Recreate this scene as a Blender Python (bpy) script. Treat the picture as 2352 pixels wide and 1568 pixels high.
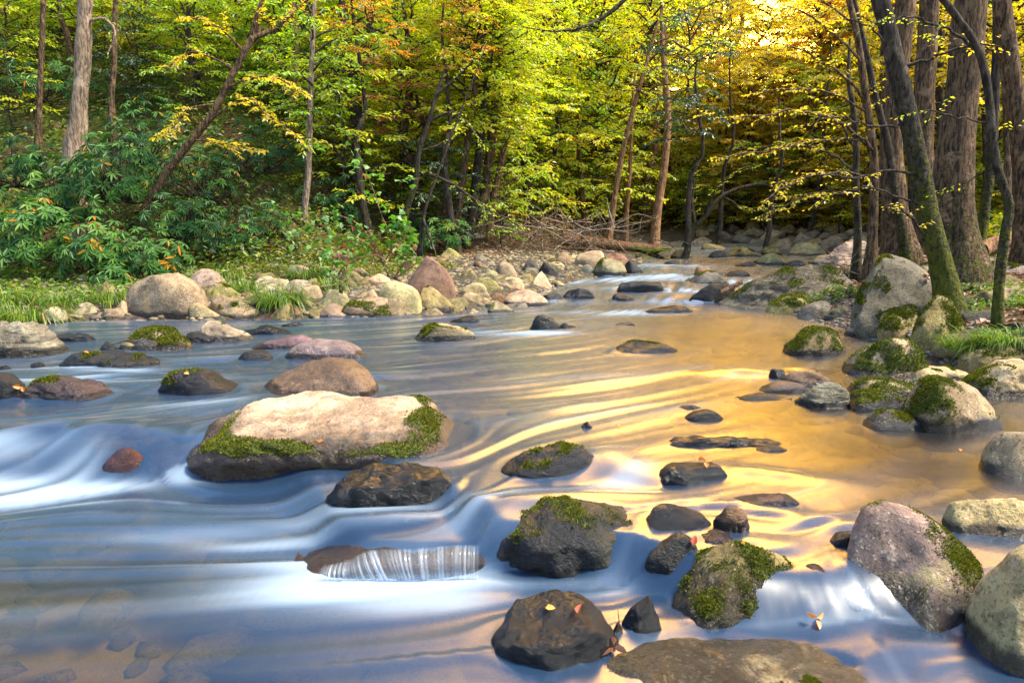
import bpy, bmesh, math, random
import numpy as np
from mathutils import Vector, Matrix

for _o in list(bpy.data.objects):
    bpy.data.objects.remove(_o)
S = bpy.context.scene
C = S.collection
rng = np.random.default_rng(7)
random.seed(7)

# ------------------------------------------------------------------ camera
CAM_H, PITCH, LENS = 1.7, math.radians(9.16), 26.0
FPX = LENS / 36.0 * 2352.0
cam_d = bpy.data.cameras.new('camera'); cam = bpy.data.objects.new('camera', cam_d); C.objects.link(cam)
cam.location = (0, 0, CAM_H); cam.rotation_euler = (math.pi / 2 - PITCH, 0, 0)
cam_d.lens = LENS; cam_d.sensor_width = 36.0; cam_d.clip_end = 2000; cam_d.clip_start = 0.05
S.camera = cam

# ------------------------------------------------------------------ sky, sun, exposure
SUN_EL, SUN_AZ = math.radians(56), math.radians(100)
sun_dir = Vector((math.sin(SUN_AZ) * math.cos(SUN_EL), math.cos(SUN_AZ) * math.cos(SUN_EL), math.sin(SUN_EL)))
world = bpy.data.worlds.new('World'); S.world = world; world.use_nodes = True
wt = world.node_tree; wt.nodes.clear()
w_out = wt.nodes.new('ShaderNodeOutputWorld')
w_bg = wt.nodes.new('ShaderNodeBackground')
w_sky = wt.nodes.new('ShaderNodeTexSky'); w_sky.sky_type = 'NISHITA'; w_sky.sun_disc = False
w_sky.sun_elevation = SUN_EL; w_sky.sun_rotation = SUN_AZ; w_sky.dust_density = 0.2; w_sky.air_density = 1.0; w_sky.ozone_density = 2.5
w_bg.inputs['Strength'].default_value = 0.115
wt.links.new(w_sky.outputs['Color'], w_bg.inputs['Color'])
# the golden glow low over the far bend of the valley
w_tc = wt.nodes.new('ShaderNodeTexCoord')
w_dot = wt.nodes.new('ShaderNodeVectorMath'); w_dot.operation = 'DOT_PRODUCT'
w_nrm = wt.nodes.new('ShaderNodeVectorMath'); w_nrm.operation = 'NORMALIZE'
wt.links.new(w_tc.outputs['Generated'], w_nrm.inputs[0])
wt.links.new(w_nrm.outputs['Vector'], w_dot.inputs[0]); w_dot.inputs[1].default_value = (math.sin(math.radians(19)) * math.cos(math.radians(19)), math.cos(math.radians(19)) * math.cos(math.radians(19)), math.sin(math.radians(19)))
w_max = wt.nodes.new('ShaderNodeMath'); w_max.operation = 'MAXIMUM'; w_max.inputs[1].default_value = 0.0
wt.links.new(w_dot.outputs['Value'], w_max.inputs[0])
w_pow = wt.nodes.new('ShaderNodeMath'); w_pow.operation = 'POWER'; w_pow.inputs[1].default_value = 23.0
wt.links.new(w_max.outputs[0], w_pow.inputs[0])
w_mul = wt.nodes.new('ShaderNodeMath'); w_mul.operation = 'MULTIPLY'; w_mul.inputs[1].default_value = 10.0
wt.links.new(w_pow.outputs[0], w_mul.inputs[0])
w_gl = wt.nodes.new('ShaderNodeBackground'); w_gl.inputs['Color'].default_value = (1.0, 0.46, 0.0, 1)
wt.links.new(w_mul.outputs[0], w_gl.inputs['Strength'])
w_add = wt.nodes.new('ShaderNodeAddShader')
wt.links.new(w_bg.outputs[0], w_add.inputs[0]); wt.links.new(w_gl.outputs[0], w_add.inputs[1])
wt.links.new(w_add.outputs[0], w_out.inputs['Surface'])

sun_l = bpy.data.lights.new('sun', 'SUN'); sun_o = bpy.data.objects.new('sun', sun_l); C.objects.link(sun_o)
sun_l.energy = 3.3; sun_l.angle = math.radians(14.0); sun_l.color = (1.0, 0.90, 0.70)
sun_o.rotation_euler = sun_dir.to_track_quat('Z', 'Y').to_euler(); sun_o.location = (20, 60, 40)

S.view_settings.view_transform = 'Standard'; S.view_settings.look = 'None'
S.view_settings.gamma = 1.0; S.view_settings.use_curve_mapping = False
S.view_settings.exposure = 2.1
S.render.engine = 'CYCLES'
S.cycles.use_denoising = True
S.cycles.max_bounces = 6; S.cycles.diffuse_bounces = 3; S.cycles.glossy_bounces = 3
S.cycles.transmission_bounces = 4; S.cycles.transparent_max_bounces = 8
S.cycles.sample_clamp_indirect = 6.0

# ------------------------------------------------------------------ small helpers
def ss(a, b, x):
    t = np.clip((np.asarray(x, float) - a) / (b - a), 0, 1)
    return t * t * (3 - 2 * t)

_perm = np.random.default_rng(3).permutation(256).astype(np.int64)
_perm = np.concatenate([_perm, _perm, _perm])
_grad = np.random.default_rng(4).normal(size=(256, 3)); _grad /= np.linalg.norm(_grad, axis=1)[:, None]
def pn(p):
    """gradient noise, about -1..1, p (N,3)"""
    p = np.asarray(p, float)
    i = np.floor(p).astype(np.int64); f = p - i; i &= 255
    u = f * f * f * (f * (f * 6 - 15) + 10)
    r = 0.0
    for dx in (0, 1):
        for dy in (0, 1):
            for dz in (0, 1):
                h = _perm[_perm[_perm[i[:, 0] + dx] + i[:, 1] + dy] + i[:, 2] + dz]
                g = _grad[h]
                d = g[:, 0] * (f[:, 0] - dx) + g[:, 1] * (f[:, 1] - dy) + g[:, 2] * (f[:, 2] - dz)
                wx = u[:, 0] if dx else 1 - u[:, 0]
                wy = u[:, 1] if dy else 1 - u[:, 1]
                wz = u[:, 2] if dz else 1 - u[:, 2]
                r = r + d * wx * wy * wz
    return r * 1.6

def fbm(p, n=4, lac=2.1, gain=0.5):
    a, r = 1.0, 0.0
    for k in range(n):
        r = r + a * pn(p + 17.3 * k); p = p * lac; a *= gain
    return r

def make_mesh(name, v, f, mats=(), smooth=True, attrs=None, fmat=None):
    v = np.asarray(v, np.float32); f = np.asarray(f, np.int32)
    me = bpy.data.meshes.new(name)
    me.vertices.add(len(v)); me.vertices.foreach_set('co', v.ravel())
    k = f.shape[1]
    me.loops.add(f.size); me.loops.foreach_set('vertex_index', f.ravel())
    me.polygons.add(len(f))
    me.polygons.foreach_set('loop_start', np.arange(0, f.size, k, dtype=np.int32))
    me.polygons.foreach_set('loop_total', np.full(len(f), k, np.int32))
    if fmat is not None: me.polygons.foreach_set('material_index', np.asarray(fmat, np.int32))
    me.polygons.foreach_set('use_smooth', np.full(len(f), smooth, bool))
    for m in mats: me.materials.append(m)
    for an, av in (attrs or {}).items():
        at = me.attributes.new(an, 'FLOAT', 'POINT'); at.data.foreach_set('value', np.asarray(av, np.float32).ravel())
    me.update(calc_edges=True)
    return me

def link(name, data, parent=None, loc=None, label=None, cat=None, group=None, kind=None):
    o = bpy.data.objects.new(name, data); C.objects.link(o)
    if parent is not None: o.parent = parent
    if loc is not None: o.location = loc
    if label: o['label'] = label
    if cat: o['category'] = cat
    if group: o['group'] = group
    if kind: o['kind'] = kind
    return o

def spline(pts, n):
    """Catmull-Rom through pts, n samples; works for any number of columns"""
    P = np.asarray(pts, float)
    if len(P) == 2:
        t = np.linspace(0, 1, n)[:, None]; return P[0] * (1 - t) + P[1] * t
    Q = np.vstack([2 * P[0] - P[1], P, 2 * P[-1] - P[-2]])
    s = np.linspace(0, len(P) - 1 - 1e-9, n); i = s.astype(int); t = (s - i)[:, None]
    a, b, c, d = Q[i], Q[i + 1], Q[i + 2], Q[i + 3]
    return 0.5 * (2 * b + (c - a) * t + (2 * a - 5 * b + 4 * c - d) * t ** 2 + (3 * b - a - 3 * c + d) * t ** 3)

def tube(path, rad, seg=8, rough=0.0, seed=0):
    P = np.asarray(path, float); n = len(P); rad = np.broadcast_to(rad, n)
    T = np.gradient(P, axis=0); T /= np.linalg.norm(T, axis=1)[:, None] + 1e-9
    ref = np.array([0.0, 1, 0]) if abs(T[:, 1]).mean() < 0.8 else np.array([1.0, 0, 0])
    U = np.cross(T, ref); U /= np.linalg.norm(U, axis=1)[:, None] + 1e-9
    V = np.cross(T, U)
    a = np.linspace(0, 2 * math.pi, seg, endpoint=False)
    ring = U[:, None, :] * np.cos(a)[None, :, None] + V[:, None, :] * np.sin(a)[None, :, None]
    r = rad[:, None, None]
    if rough:
        nz = fbm((P[:, None, :] + ring * r).reshape(-1, 3) * (0.5 / max(rad.max(), .01)) + seed, 3).reshape(n, seg, 1)
        r = r * (1 + rough * nz)
    v = (P[:, None, :] + ring * r).reshape(-1, 3)
    i = np.arange(n - 1)[:, None] * seg; j = np.arange(seg)[None, :]; j2 = (j + 1) % seg
    f = np.stack([i + j, i + j2, i + seg + j2, i + seg + j], -1).reshape(-1, 4)
    return v, f

class Geo:
    def __init__(s): s.v, s.f, s.n, s.a = [], [], 0, []
    def add(s, vf, a=0.0):
        v, f = vf; s.v.append(np.asarray(v)); s.f.append(np.asarray(f) + s.n); s.n += len(v)
        s.a.append(np.broadcast_to(a, len(v)))
    def mesh(s, name, mats, smooth=True):
        return make_mesh(name, np.vstack(s.v), np.vstack(s.f), mats, smooth, {'rnd': np.concatenate(s.a)})

def ray(px, py):
    a, b = (px - 1176) / FPX, -(py - 784) / FPX
    return np.array([a, math.cos(PITCH) + b * math.sin(PITCH), -math.sin(PITCH) + b * math.cos(PITCH)])
CAM = np.array([0, 0, CAM_H])
def at_y(px, py, y):
    d = ray(px, py); return CAM + d * (y / d[1])
def at_z(px, py, z):
    d = ray(px, py); return CAM + d * ((z - CAM_H) / d[2])

# ------------------------------------------------------------------ the lie of the land
LB = np.array([(-60, 14.5), (-25, 13.2), (-9, 12.4), (-5, 12.7), (-2.8, 13.0), (-1.0, 13.8), (0.5, 15.8), (1.4, 18.3), (3.0, 21.5), (4.9, 25.5), (7.4, 31), (8.0, 35.5), (5.5, 40), (-2, 44), (-60, 60)], float)
RB = np.array([(3.4, -8), (4.0, 0), (4.9, 4), (5.1, 7), (5.1, 9), (5.1, 10.5), (5.2, 12), (5.0, 14.3), (6.6, 18), (9.6, 23), (12, 29), (13.6, 34), (13.4, 38.5), (9.5, 42.5), (0, 48), (-60, 70)], float)
def poly_dist(L, x, y):
    x = np.asarray(x, float); y = np.asarray(y, float)
    best = np.full(x.shape, 1e9); sg = np.ones(x.shape)
    for (ax, ay), (bx, by) in zip(L[:-1], L[1:]):
        dx, dy = bx - ax, by - ay
        t = np.clip(((x - ax) * dx + (y - ay) * dy) / (dx * dx + dy * dy), 0, 1)
        d = np.hypot(x - ax - t * dx, y - ay - t * dy)
        cr = dx * (y - ay) - dy * (x - ax)
        m = d < best - 1e-9
        best = np.where(m, d, best); sg = np.where(m, np.sign(cr), sg)
    return best * sg
def dL(x, y): return poly_dist(LB, x, y)
def dR(x, y): return -poly_dist(RB, x, y)

DROP = 0.2
_end = [(1300, 1245, -.1), (1450, 1265, -.1), (1560, 1292, -.1), (1700, 1345, -.1), (1860, 1345, -.1), (1990, 1325, -.1), (2150, 1335, -.1), (2350, 1365, -.1), (2900, 1430, -.1)]
_start = [(-700, 1000, 0), (-200, 1000, 0), (150, 990, 0), (300, 1000, 0), (430, 1003, 0), (600, 988, -.05)]
DL1 = np.array([at_z(a, b, c)[:2] for a, b, c in _start + [(760, 1008, -.05), (900, 1065, -.05), (1050, 1125, -.05), (1160, 1235, -.1)] + _end])
DL2 = np.array([at_z(a, b, c)[:2] for a, b, c in _start + [(690, 1035, -.1), (735, 1140, -.15), (790, 1245, -.2), (860, 1280, -.2), (960, 1288, -.2), (1110, 1284, -.2)] + _end])
def wl(x, y):
    x = np.asarray(x, float); y = np.asarray(y, float)
    up = np.interp(y, [0, 14.2, 15.4, 16.2, 18.6, 19.8, 22.5, 24.5, 30, 34, 45, 60], [0, 0, .05, .12, .16, .24, .26, .36, .40, .52, .62, .8])
    wid = np.interp(x, [-2.2, -1.2, .9, 1.4, 3], [0.55, 0.20, 0.20, .40, .40])
    return up - .5 * DROP * ss(0, 1, -poly_dist(DL1, x, y) / (wid + .05)) - .5 * DROP * ss(0, 1, -poly_dist(DL2, x, y) / wid)

def ground(x, y):
    x = np.asarray(x, float); y = np.asarray(y, float)
    l, r = dL(x, y), dR(x, y); w = wl(x, y)
    m = np.maximum(l, r)
    n = pn(np.stack([x * .5, y * .5, x * 0], -1).reshape(-1, 3)).reshape(x.shape)
    n2 = pn(np.stack([x * 2.2, y * 2.2, x * 0 + 5], -1).reshape(-1, 3)).reshape(x.shape)
    bed = w - 0.10 - 0.36 * ss(0, 1.6, -m) + 0.06 * n + .03 * n2
    t = np.clip(l - 5.2, 0, None)
    slope = np.interp(x, [-14, -6, -1, 6, 16], [.70, .60, .24, .16, .12])
    zl = w - .10 + .26 * ss(-.3, 1.0, l) + .055 * np.clip(l, 0, 6) + .5 * np.clip(l, -2, 0) + slope * t * ss(0, 5, t)
    zl = np.where(zl > 9, 9 + (zl - 9) * .30, zl)
    q = np.clip(r - 14, 0, None)
    zr = w - .10 + .36 * ss(-.2, 1.0, r) + .12 * np.clip(r, 0, 9) + .5 * np.clip(r, -2, 0) + .16 * q * ss(0, 8, q)
    zr = np.where(zr > 9, 9 + (zr - 9) * .3, zr)
    far = np.clip(y - 48, 0, 90) * .16 * ss(0, 14, y - 46)
    land = np.maximum(zl, zr) + .07 * n * ss(.3, 3, m) + .03 * n2
    return np.where(m > -2, np.maximum(bed, land), bed) + far

def hit(px, py, water=True):
    """where the line of sight through a point of the photograph meets the ground or the water"""
    d = ray(px, py); t = np.geomspace(1.2, 170, 2600)
    p = CAM + d[None, :] * t[:, None]
    g = ground(p[:, 0], p[:, 1])
    if water:
        inside = np.maximum(dL(p[:, 0], p[:, 1]), dR(p[:, 0], p[:, 1])) < 0
        g = np.where(inside, np.maximum(g, wl(p[:, 0], p[:, 1])), g)
    k = np.argmax(p[:, 2] < g)
    return p[k] if p[k, 2] < g[k] else p[-1]

# ------------------------------------------------------------------ materials
def new_mat(name):
    m = bpy.data.materials.new(name); m.use_nodes = True
    t = m.node_tree; t.nodes.clear()
    out = t.nodes.new('ShaderNodeOutputMaterial')
    return m, t, out
def nd(t, kind, **kw):
    n = t.nodes.new(kind)
    for k, v in kw.items(): setattr(n, k, v)
    return n
def setv(t, sock, v):
    if hasattr(v, 'is_output') or isinstance(v, bpy.types.NodeSocket): t.links.new(v, sock)
    elif isinstance(v, tuple) and len(v) == 3 and sock.type == 'RGBA': sock.default_value = (*v, 1)
    else: sock.default_value = v
def math_n(t, op, a, b=0.0, clamp=False):
    n = nd(t, 'ShaderNodeMath', operation=op, use_clamp=clamp); setv(t, n.inputs[0], a); setv(t, n.inputs[1], b); return n.outputs[0]
def mixc(t, fac, a, b, mode='MIX'):
    n = nd(t, 'ShaderNodeMix', data_type='RGBA', blend_type=mode); setv(t, n.inputs[0], fac); setv(t, n.inputs[6], a); setv(t, n.inputs[7], b); return n.outputs[2]
def noise(t, vec, scale, detail=4, rough=.55, dist=0.0):
    n = nd(t, 'ShaderNodeTexNoise'); setv(t, n.inputs['Vector'], vec); n.inputs['Scale'].default_value = scale
    n.inputs['Detail'].default_value = detail; n.inputs['Roughness'].default_value = rough; n.inputs['Distortion'].default_value = dist
    return n.outputs['Fac']
def step(t, x, a, b):
    n = nd(t, 'ShaderNodeMapRange', interpolation_type='SMOOTHSTEP'); setv(t, n.inputs['Value'], x)
    n.inputs['From Min'].default_value = a; n.inputs['From Max'].default_value = b; return n.outputs['Result']
def oattr(t, name):
    n = nd(t, 'ShaderNodeAttribute', attribute_type='OBJECT', attribute_name=name); return n
def gattr(t, name):
    n = nd(t, 'ShaderNodeAttribute', attribute_type='GEOMETRY', attribute_name=name); return n
def ramp(t, fac, stops):
    n = nd(t, 'ShaderNodeValToRGB'); setv(t, n.inputs[0], fac)
    e = n.color_ramp.elements
    while len(e) < len(stops): e.new(0.5)
    for k, (p, c) in enumerate(stops): e[k].position = p; e[k].color = (*c, 1)
    return n.outputs[0]
def bump(t, h, strength, dist, nrm=None):
    n = nd(t, 'ShaderNodeBump'); n.inputs['Strength'].default_value = strength; n.inputs['Distance'].default_value = dist
    setv(t, n.inputs['Height'], h)
    if nrm is not None: t.links.new(nrm, n.inputs['Normal'])
    return n.outputs['Normal']

def rock_material():
    m, t, out = new_mat('river_stone')
    tc = nd(t, 'ShaderNodeTexCoord'); oi = nd(t, 'ShaderNodeObjectInfo')
    off = nd(t, 'ShaderNodeVectorMath', operation='MULTIPLY_ADD')
    t.links.new(oi.outputs['Random'], off.inputs[0]); off.inputs[1].default_value = (37, 61, 83); t.links.new(tc.outputs['Object'], off.inputs[2])
    v = off.outputs[0]
    tint = oattr(t, 'tint').outputs['Color']; wet = oattr(t, 'wet').outputs['Fac']; lich = oattr(t, 'lichen').outputs['Fac']; wlv = oattr(t, 'waterline').outputs['Fac']
    strip = oattr(t, 'strata').outputs['Fac']
    moss = gattr(t, 'moss').outputs['Fac']
    n1 = noise(t, v, 2.2, 6, .6, .4); n2 = noise(t, v, 9, 6, .7); n3 = noise(t, v, 48, 5, .7)
    col = mixc(t, step(t, n1, .35, .68), mixc(t, 1.0, tint, (.55, .50, .46), 'MULTIPLY'), mixc(t, 1.0, tint, (1.25, 1.2, 1.12), 'MULTIPLY'))
    col = mixc(t, math_n(t, 'MULTIPLY', step(t, n2, .48, .64), .75), col, mixc(t, 1.0, tint, (.42, .38, .36), 'MULTIPLY'))
    # bedding bands
    mp = nd(t, 'ShaderNodeMapping'); t.links.new(v, mp.inputs[0]); mp.inputs['Rotation'].default_value = (.25, .45, 0); mp.inputs['Scale'].default_value = (1, 1, 7)
    nb = noise(t, mp.outputs[0], 2.4, 5, .6, .6)
    col = mixc(t, math_n(t, 'MULTIPLY', step(t, nb, .5, .62), math_n(t, 'MULTIPLY', strip, .8)), col, mixc(t, 1.0, tint, (.25, .23, .22), 'MULTIPLY'))
    # dark pitting and pale crustose lichen
    col = mixc(t, math_n(t, 'MULTIPLY', step(t, n3, .52, .64), .8), col, mixc(t, 1.0, col, (.26, .23, .19), 'MULTIPLY'))
    vo = nd(t, 'ShaderNodeTexVoronoi'); vw = nd(t, 'ShaderNodeTexNoise'); t.links.new(v, vw.inputs['Vector']); vw.inputs['Scale'].default_value = 14; vw.inputs['Detail'].default_value = 4
    va = nd(t, 'ShaderNodeVectorMath', operation='MULTIPLY_ADD'); t.links.new(vw.outputs['Color'], va.inputs[0]); va.inputs[1].default_value = (.09, .09, .09); t.links.new(v, va.inputs[2])
    t.links.new(va.outputs[0], vo.inputs['Vector']); vo.inputs['Scale'].default_value = 34
    sp = math_n(t, 'SUBTRACT', math_n(t, 'MULTIPLY', noise(t, v, 5, 4, .6), 1.15), vo.outputs['Distance'])
    sp = math_n(t, 'ADD', sp, math_n(t, 'MULTIPLY', math_n(t, 'SUBTRACT', n3, .5), .9))
    col = mixc(t, math_n(t, 'MULTIPLY', step(t, sp, .24, .44), math_n(t, 'MULTIPLY', lich, .75)), col, mixc(t, .35, (.52, .45, .33), tint))
    n4 = noise(t, v, 3.3, 5, .7)
    col = mixc(t, math_n(t, 'MULTIPLY', step(t, n4, .55, .68), math_n(t, 'MULTIPLY', lich, .5)), col, (.30, .26, .09))
    # water line: soaked and algae-dark just above the water, plus painted shade on the largest boulder
    gp = nd(t, 'ShaderNodeNewGeometry'); sx = nd(t, 'ShaderNodeSeparateXYZ'); t.links.new(gp.outputs['Position'], sx.inputs[0])
    hgt = math_n(t, 'SUBTRACT', sx.outputs['Z'], wlv)
    hgt = math_n(t, 'ADD', hgt, math_n(t, 'MULTIPLY', math_n(t, 'SUBTRACT', n1, .5), .16))
    soak = math_n(t, 'SUBTRACT', 1.0, step(t, math_n(t, 'DIVIDE', hgt, oattr(t, 'soak').outputs['Fac']), .6, 1.15))
    wetn = math_n(t, 'MULTIPLY', wet, step(t, n1, .22, .50))
    allwet = math_n(t, 'MAXIMUM', soak, math_n(t, 'MAXIMUM', wetn, math_n(t, 'MULTIPLY', wet, .8)))
    col = mixc(t, math_n(t, 'MULTIPLY', allwet, .93), col, mixc(t, 1.0, col, (.05, .046, .048), 'MULTIPLY'))
    # moss film under the tufts
    mn = noise(t, v, 26, 5, .7)
    mm = step(t, math_n(t, 'ADD', moss, math_n(t, 'MULTIPLY', math_n(t, 'SUBTRACT', mn, .5), .9)), .34, .62)
    col = mixc(t, mm, col, ramp(t, mn, [(.3, (.018, .028, .004)), (.55, (.075, .095, .010)), (.75, (.17, .17, .02))]))
    p = nd(t, 'ShaderNodeBsdfPrincipled')
    t.links.new(col, p.inputs['Base Color'])
    rgh = math_n(t, 'SUBTRACT', .85, math_n(t, 'MULTIPLY', math_n(t, 'MULTIPLY', allwet, math_n(t, 'SUBTRACT', 1.0, mm)), .70))
    setv(t, p.inputs['Roughness'], rgh); p.inputs['Specular IOR Level'].default_value = .36
    hh = math_n(t, 'ADD', math_n(t, 'MULTIPLY', n2, .6), math_n(t, 'MULTIPLY', n3, .35))
    hh = math_n(t, 'ADD', hh, math_n(t, 'MULTIPLY', mm, math_n(t, 'MULTIPLY', mn, 1.2)))
    hh = math_n(t, 'ADD', hh, math_n(t, 'MULTIPLY', math_n(t, 'MULTIPLY', nb, strip), 1.6))
    t.links.new(bump(t, hh, 1.0, .05), p.inputs['Normal'])
    t.links.new(p.outputs[0], out.inputs[0])
    return m
M_ROCK = rock_material()

def moss_material():
    m, t, out = new_mat('moss_tufts')
    r = gattr(t, 'rnd').outputs['Fac']
    c = ramp(t, r, [(0, (.022, .030, .004)), (.3, (.07, .075, .010)), (.5, (.10, .125, .010)), (.8, (.20, .20, .018)), (1, (.22, .15, .03))])
    d = nd(t, 'ShaderNodeBsdfDiffuse'); tr = nd(t, 'ShaderNodeBsdfTranslucent'); mx = nd(t, 'ShaderNodeMixShader'); mx.inputs[0].default_value = .35
    t.links.new(c, d.inputs[0]); t.links.new(c, tr.inputs[0]); t.links.new(d.outputs[0], mx.inputs[1]); t.links.new(tr.outputs[0], mx.inputs[2]); t.links.new(mx.outputs[0], out.inputs[0])
    return m
M_MOSS = moss_material()

def leaf_material(name, stops, transl=.58, gloss=.06, tmul=(1.5, 1.45, .8)):
    m, t, out = new_mat(name)
    r = gattr(t, 'rnd').outputs['Fac']; oi = nd(t, 'ShaderNodeObjectInfo')
    rr = math_n(t, 'ADD', r, math_n(t, 'MULTIPLY', math_n(t, 'SUBTRACT', oi.outputs['Random'], .5), .25), True)
    c = ramp(t, rr, stops)
    d = nd(t, 'ShaderNodeBsdfDiffuse'); tr = nd(t, 'ShaderNodeBsdfTranslucent'); mx = nd(t, 'ShaderNodeMixShader'); mx.inputs[0].default_value = transl
    t.links.new(c, d.inputs[0]); t.links.new(mixc(t, 1.0, c, tmul, 'MULTIPLY'), tr.inputs[0])
    t.links.new(d.outputs[0], mx.inputs[1]); t.links.new(tr.outputs[0], mx.inputs[2])
    g = nd(t, 'ShaderNodeBsdfGlossy'); g.inputs['Roughness'].default_value = .5; m2 = nd(t, 'ShaderNodeMixShader'); m2.inputs[0].default_value = gloss
    t.links.new(mx.outputs[0], m2.inputs[1]); t.links.new(g.outputs[0], m2.inputs[2]); t.links.new(m2.outputs[0], out.inputs[0])
    return m
L_YG = leaf_material('leaves_yellow_green', [(0, (.15, .26, .006)), (.35, (.35, .45, .008)), (.7, (.54, .52, .010)), (.9, (.52, .36, .012)), (1, (.52, .22, .015))])
L_GR = leaf_material('leaves_green', [(0, (.07, .16, .010)), (.5, (.22, .37, .012)), (.85, (.35, .45, .012)), (1, (.38, .32, .015))])
L_YE = leaf_material('leaves_yellow', [(0, (.24, .26, .008)), (.3, (.44, .38, .010)), (.75, (.60, .42, .012)), (1, (.60, .28, .015))], .7)
L_OR = leaf_material('leaves_orange', [(0, (.30, .20, .01)), (.4, (.52, .28, .012)), (.8, (.58, .20, .012)), (1, (.42, .10, .012))])
L_RD = leaf_material('leaves_pink_red', [(0, (.30, .16, .05)), (.5, (.42, .13, .07)), (1, (.36, .07, .04))])
L_BG = leaf_material('leaves_deep_green', [(0, (.012, .045, .016)), (.6, (.03, .085, .03)), (1, (.08, .14, .03))], .35, .1)
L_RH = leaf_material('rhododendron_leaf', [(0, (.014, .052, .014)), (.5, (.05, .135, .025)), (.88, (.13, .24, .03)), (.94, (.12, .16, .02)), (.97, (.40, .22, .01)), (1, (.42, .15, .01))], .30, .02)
L_SY = leaf_material('sapling_leaf', [(0, (.05, .17, .015)), (.7, (.11, .27, .02)), (.86, (.20, .30, .02)), (.9, (.30, .12, .04)), (1, (.24, .08, .03))], .45, .05)
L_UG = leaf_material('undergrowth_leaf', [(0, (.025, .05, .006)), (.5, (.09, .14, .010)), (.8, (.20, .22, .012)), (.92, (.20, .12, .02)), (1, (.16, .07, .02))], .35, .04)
L_GS = leaf_material('grass_blade', [(0, (.04, .09, .005)), (.5, (.10, .18, .008)), (.85, (.20, .25, .012)), (1, (.30, .21, .04))], .4, .04)
L_LT = leaf_material('dead_leaf', [(0, (.06, .025, .012)), (.5, (.17, .08, .045)), (.8, (.26, .14, .09)), (1, (.34, .16, .03))], .15, .05)

def bark_material(name, c0, c1, mossy=.5):
    m, t, out = new_mat(name)
    tc = nd(t, 'ShaderNodeTexCoord'); mp = nd(t, 'ShaderNodeMapping'); t.links.new(tc.outputs['Object'], mp.inputs[0]); mp.inputs['Scale'].default_value = (1, 1, .2)
    n1 = noise(t, mp.outputs[0], 22, 6, .7, .4); n2 = noise(t, tc.outputs['Object'], 3, 5, .65); n3 = noise(t, tc.outputs['Object'], 14, 4, .6)
    col = mixc(t, step(t, n1, .38, .62), c0, c1)
    col = mixc(t, math_n(t, 'MULTIPLY', step(t, n2, .55, .66), .65), col, tuple(min(1, c * 1.5 + .03) for c in c1))
    md = gattr(t, 'rnd').outputs['Fac']
    mk = step(t, math_n(t, 'ADD', math_n(t, 'MULTIPLY', md, mossy), math_n(t, 'MULTIPLY', math_n(t, 'SUBTRACT', n3, .5), 1.6)), .35, .62)
    col = mixc(t, mk, col, ramp(t, n1, [(.3, (.025, .034, .004)), (.6, (.10, .10, .010)), (.8, (.17, .14, .015))]))
    p = nd(t, 'ShaderNodeBsdfPrincipled'); t.links.new(col, p.inputs['Base Color']); p.inputs['Roughness'].default_value = .9; p.inputs['Specular IOR Level'].default_value = .2
    t.links.new(bump(t, math_n(t, 'ADD', n1, math_n(t, 'MULTIPLY', mk, n3)), 1.0, .07), p.inputs['Normal']); t.links.new(p.outputs[0], out.inputs[0])
    return m
B_BROWN = bark_material('bark_brown', (.020, .012, .008), (.17, .10, .050))
B_DARK = bark_material('bark_dark', (.014, .011, .009), (.075, .055, .038), .8)
B_PALE = bark_material('bark_pale', (.09, .06, .04), (.34, .24, .16), .35)
B_TAN = bark_material('bark_tan', (.10, .05, .025), (.34, .18, .09), .25)
B_STICK = bark_material('bare_wood', (.09, .055, .03), (.29, .20, .125), .1)
B_WHITE = bark_material('bleached_wood', (.25, .20, .15), (.55, .46, .36), .0)

def ground_material():
    m, t, out = new_mat('forest_floor')
    gp = nd(t, 'ShaderNodeNewGeometry'); v = gp.outputs['Position']
    wetv = gattr(t, 'bedmix').outputs['Fac']; bar = gattr(t, 'bar').outputs['Fac']; grn = gattr(t, 'green').outputs['Fac']
    n1 = noise(t, v, 1.1, 6, .65); n2 = noise(t, v, 12, 6, .7); n3 = noise(t, v, 45, 4, .7)
    col = ramp(t, n2, [(.3, (.018, .011, .006)), (.5, (.060, .034, .018)), (.62, (.12, .062, .034)), (.75, (.20, .11, .07))])
    gcol = ramp(t, n2, [(.3, (.012, .022, .004)), (.5, (.05, .075, .008)), (.7, (.12, .13, .012))])
    col = mixc(t, math_n(t, 'MULTIPLY', step(t, n1, .38, .62), grn), col, gcol)
    vo = nd(t, 'ShaderNodeTexVoronoi'); t.links.new(v, vo.inputs['Vector']); vo.inputs['Scale'].default_value = 14
    peb = mixc(t, vo.outputs['Distance'], mixc(t, .7, (.17, .13, .085), vo.outputs['Color'], 'MULTIPLY'), (.02, .017, .013))
    col = mixc(t, bar, col, peb)
    nb = noise(t, v, 1.6, 2, .4, .3); nb2 = noise(t, v, 4.5, 2, .4)
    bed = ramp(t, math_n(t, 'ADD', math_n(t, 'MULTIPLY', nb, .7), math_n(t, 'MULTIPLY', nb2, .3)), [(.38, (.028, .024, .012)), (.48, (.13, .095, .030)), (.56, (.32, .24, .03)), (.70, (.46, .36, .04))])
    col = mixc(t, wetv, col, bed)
    p = nd(t, 'ShaderNodeBsdfPrincipled'); t.links.new(col, p.inputs['Base Color']); p.inputs['Roughness'].default_value = .9; p.inputs['Specular IOR Level'].default_value = .15
    t.links.new(bump(t, math_n(t, 'ADD', n2, math_n(t, 'MULTIPLY', n3, .5)), .8, .05), p.inputs['Normal']); t.links.new(p.outputs[0], out.inputs[0])
    return m

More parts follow.
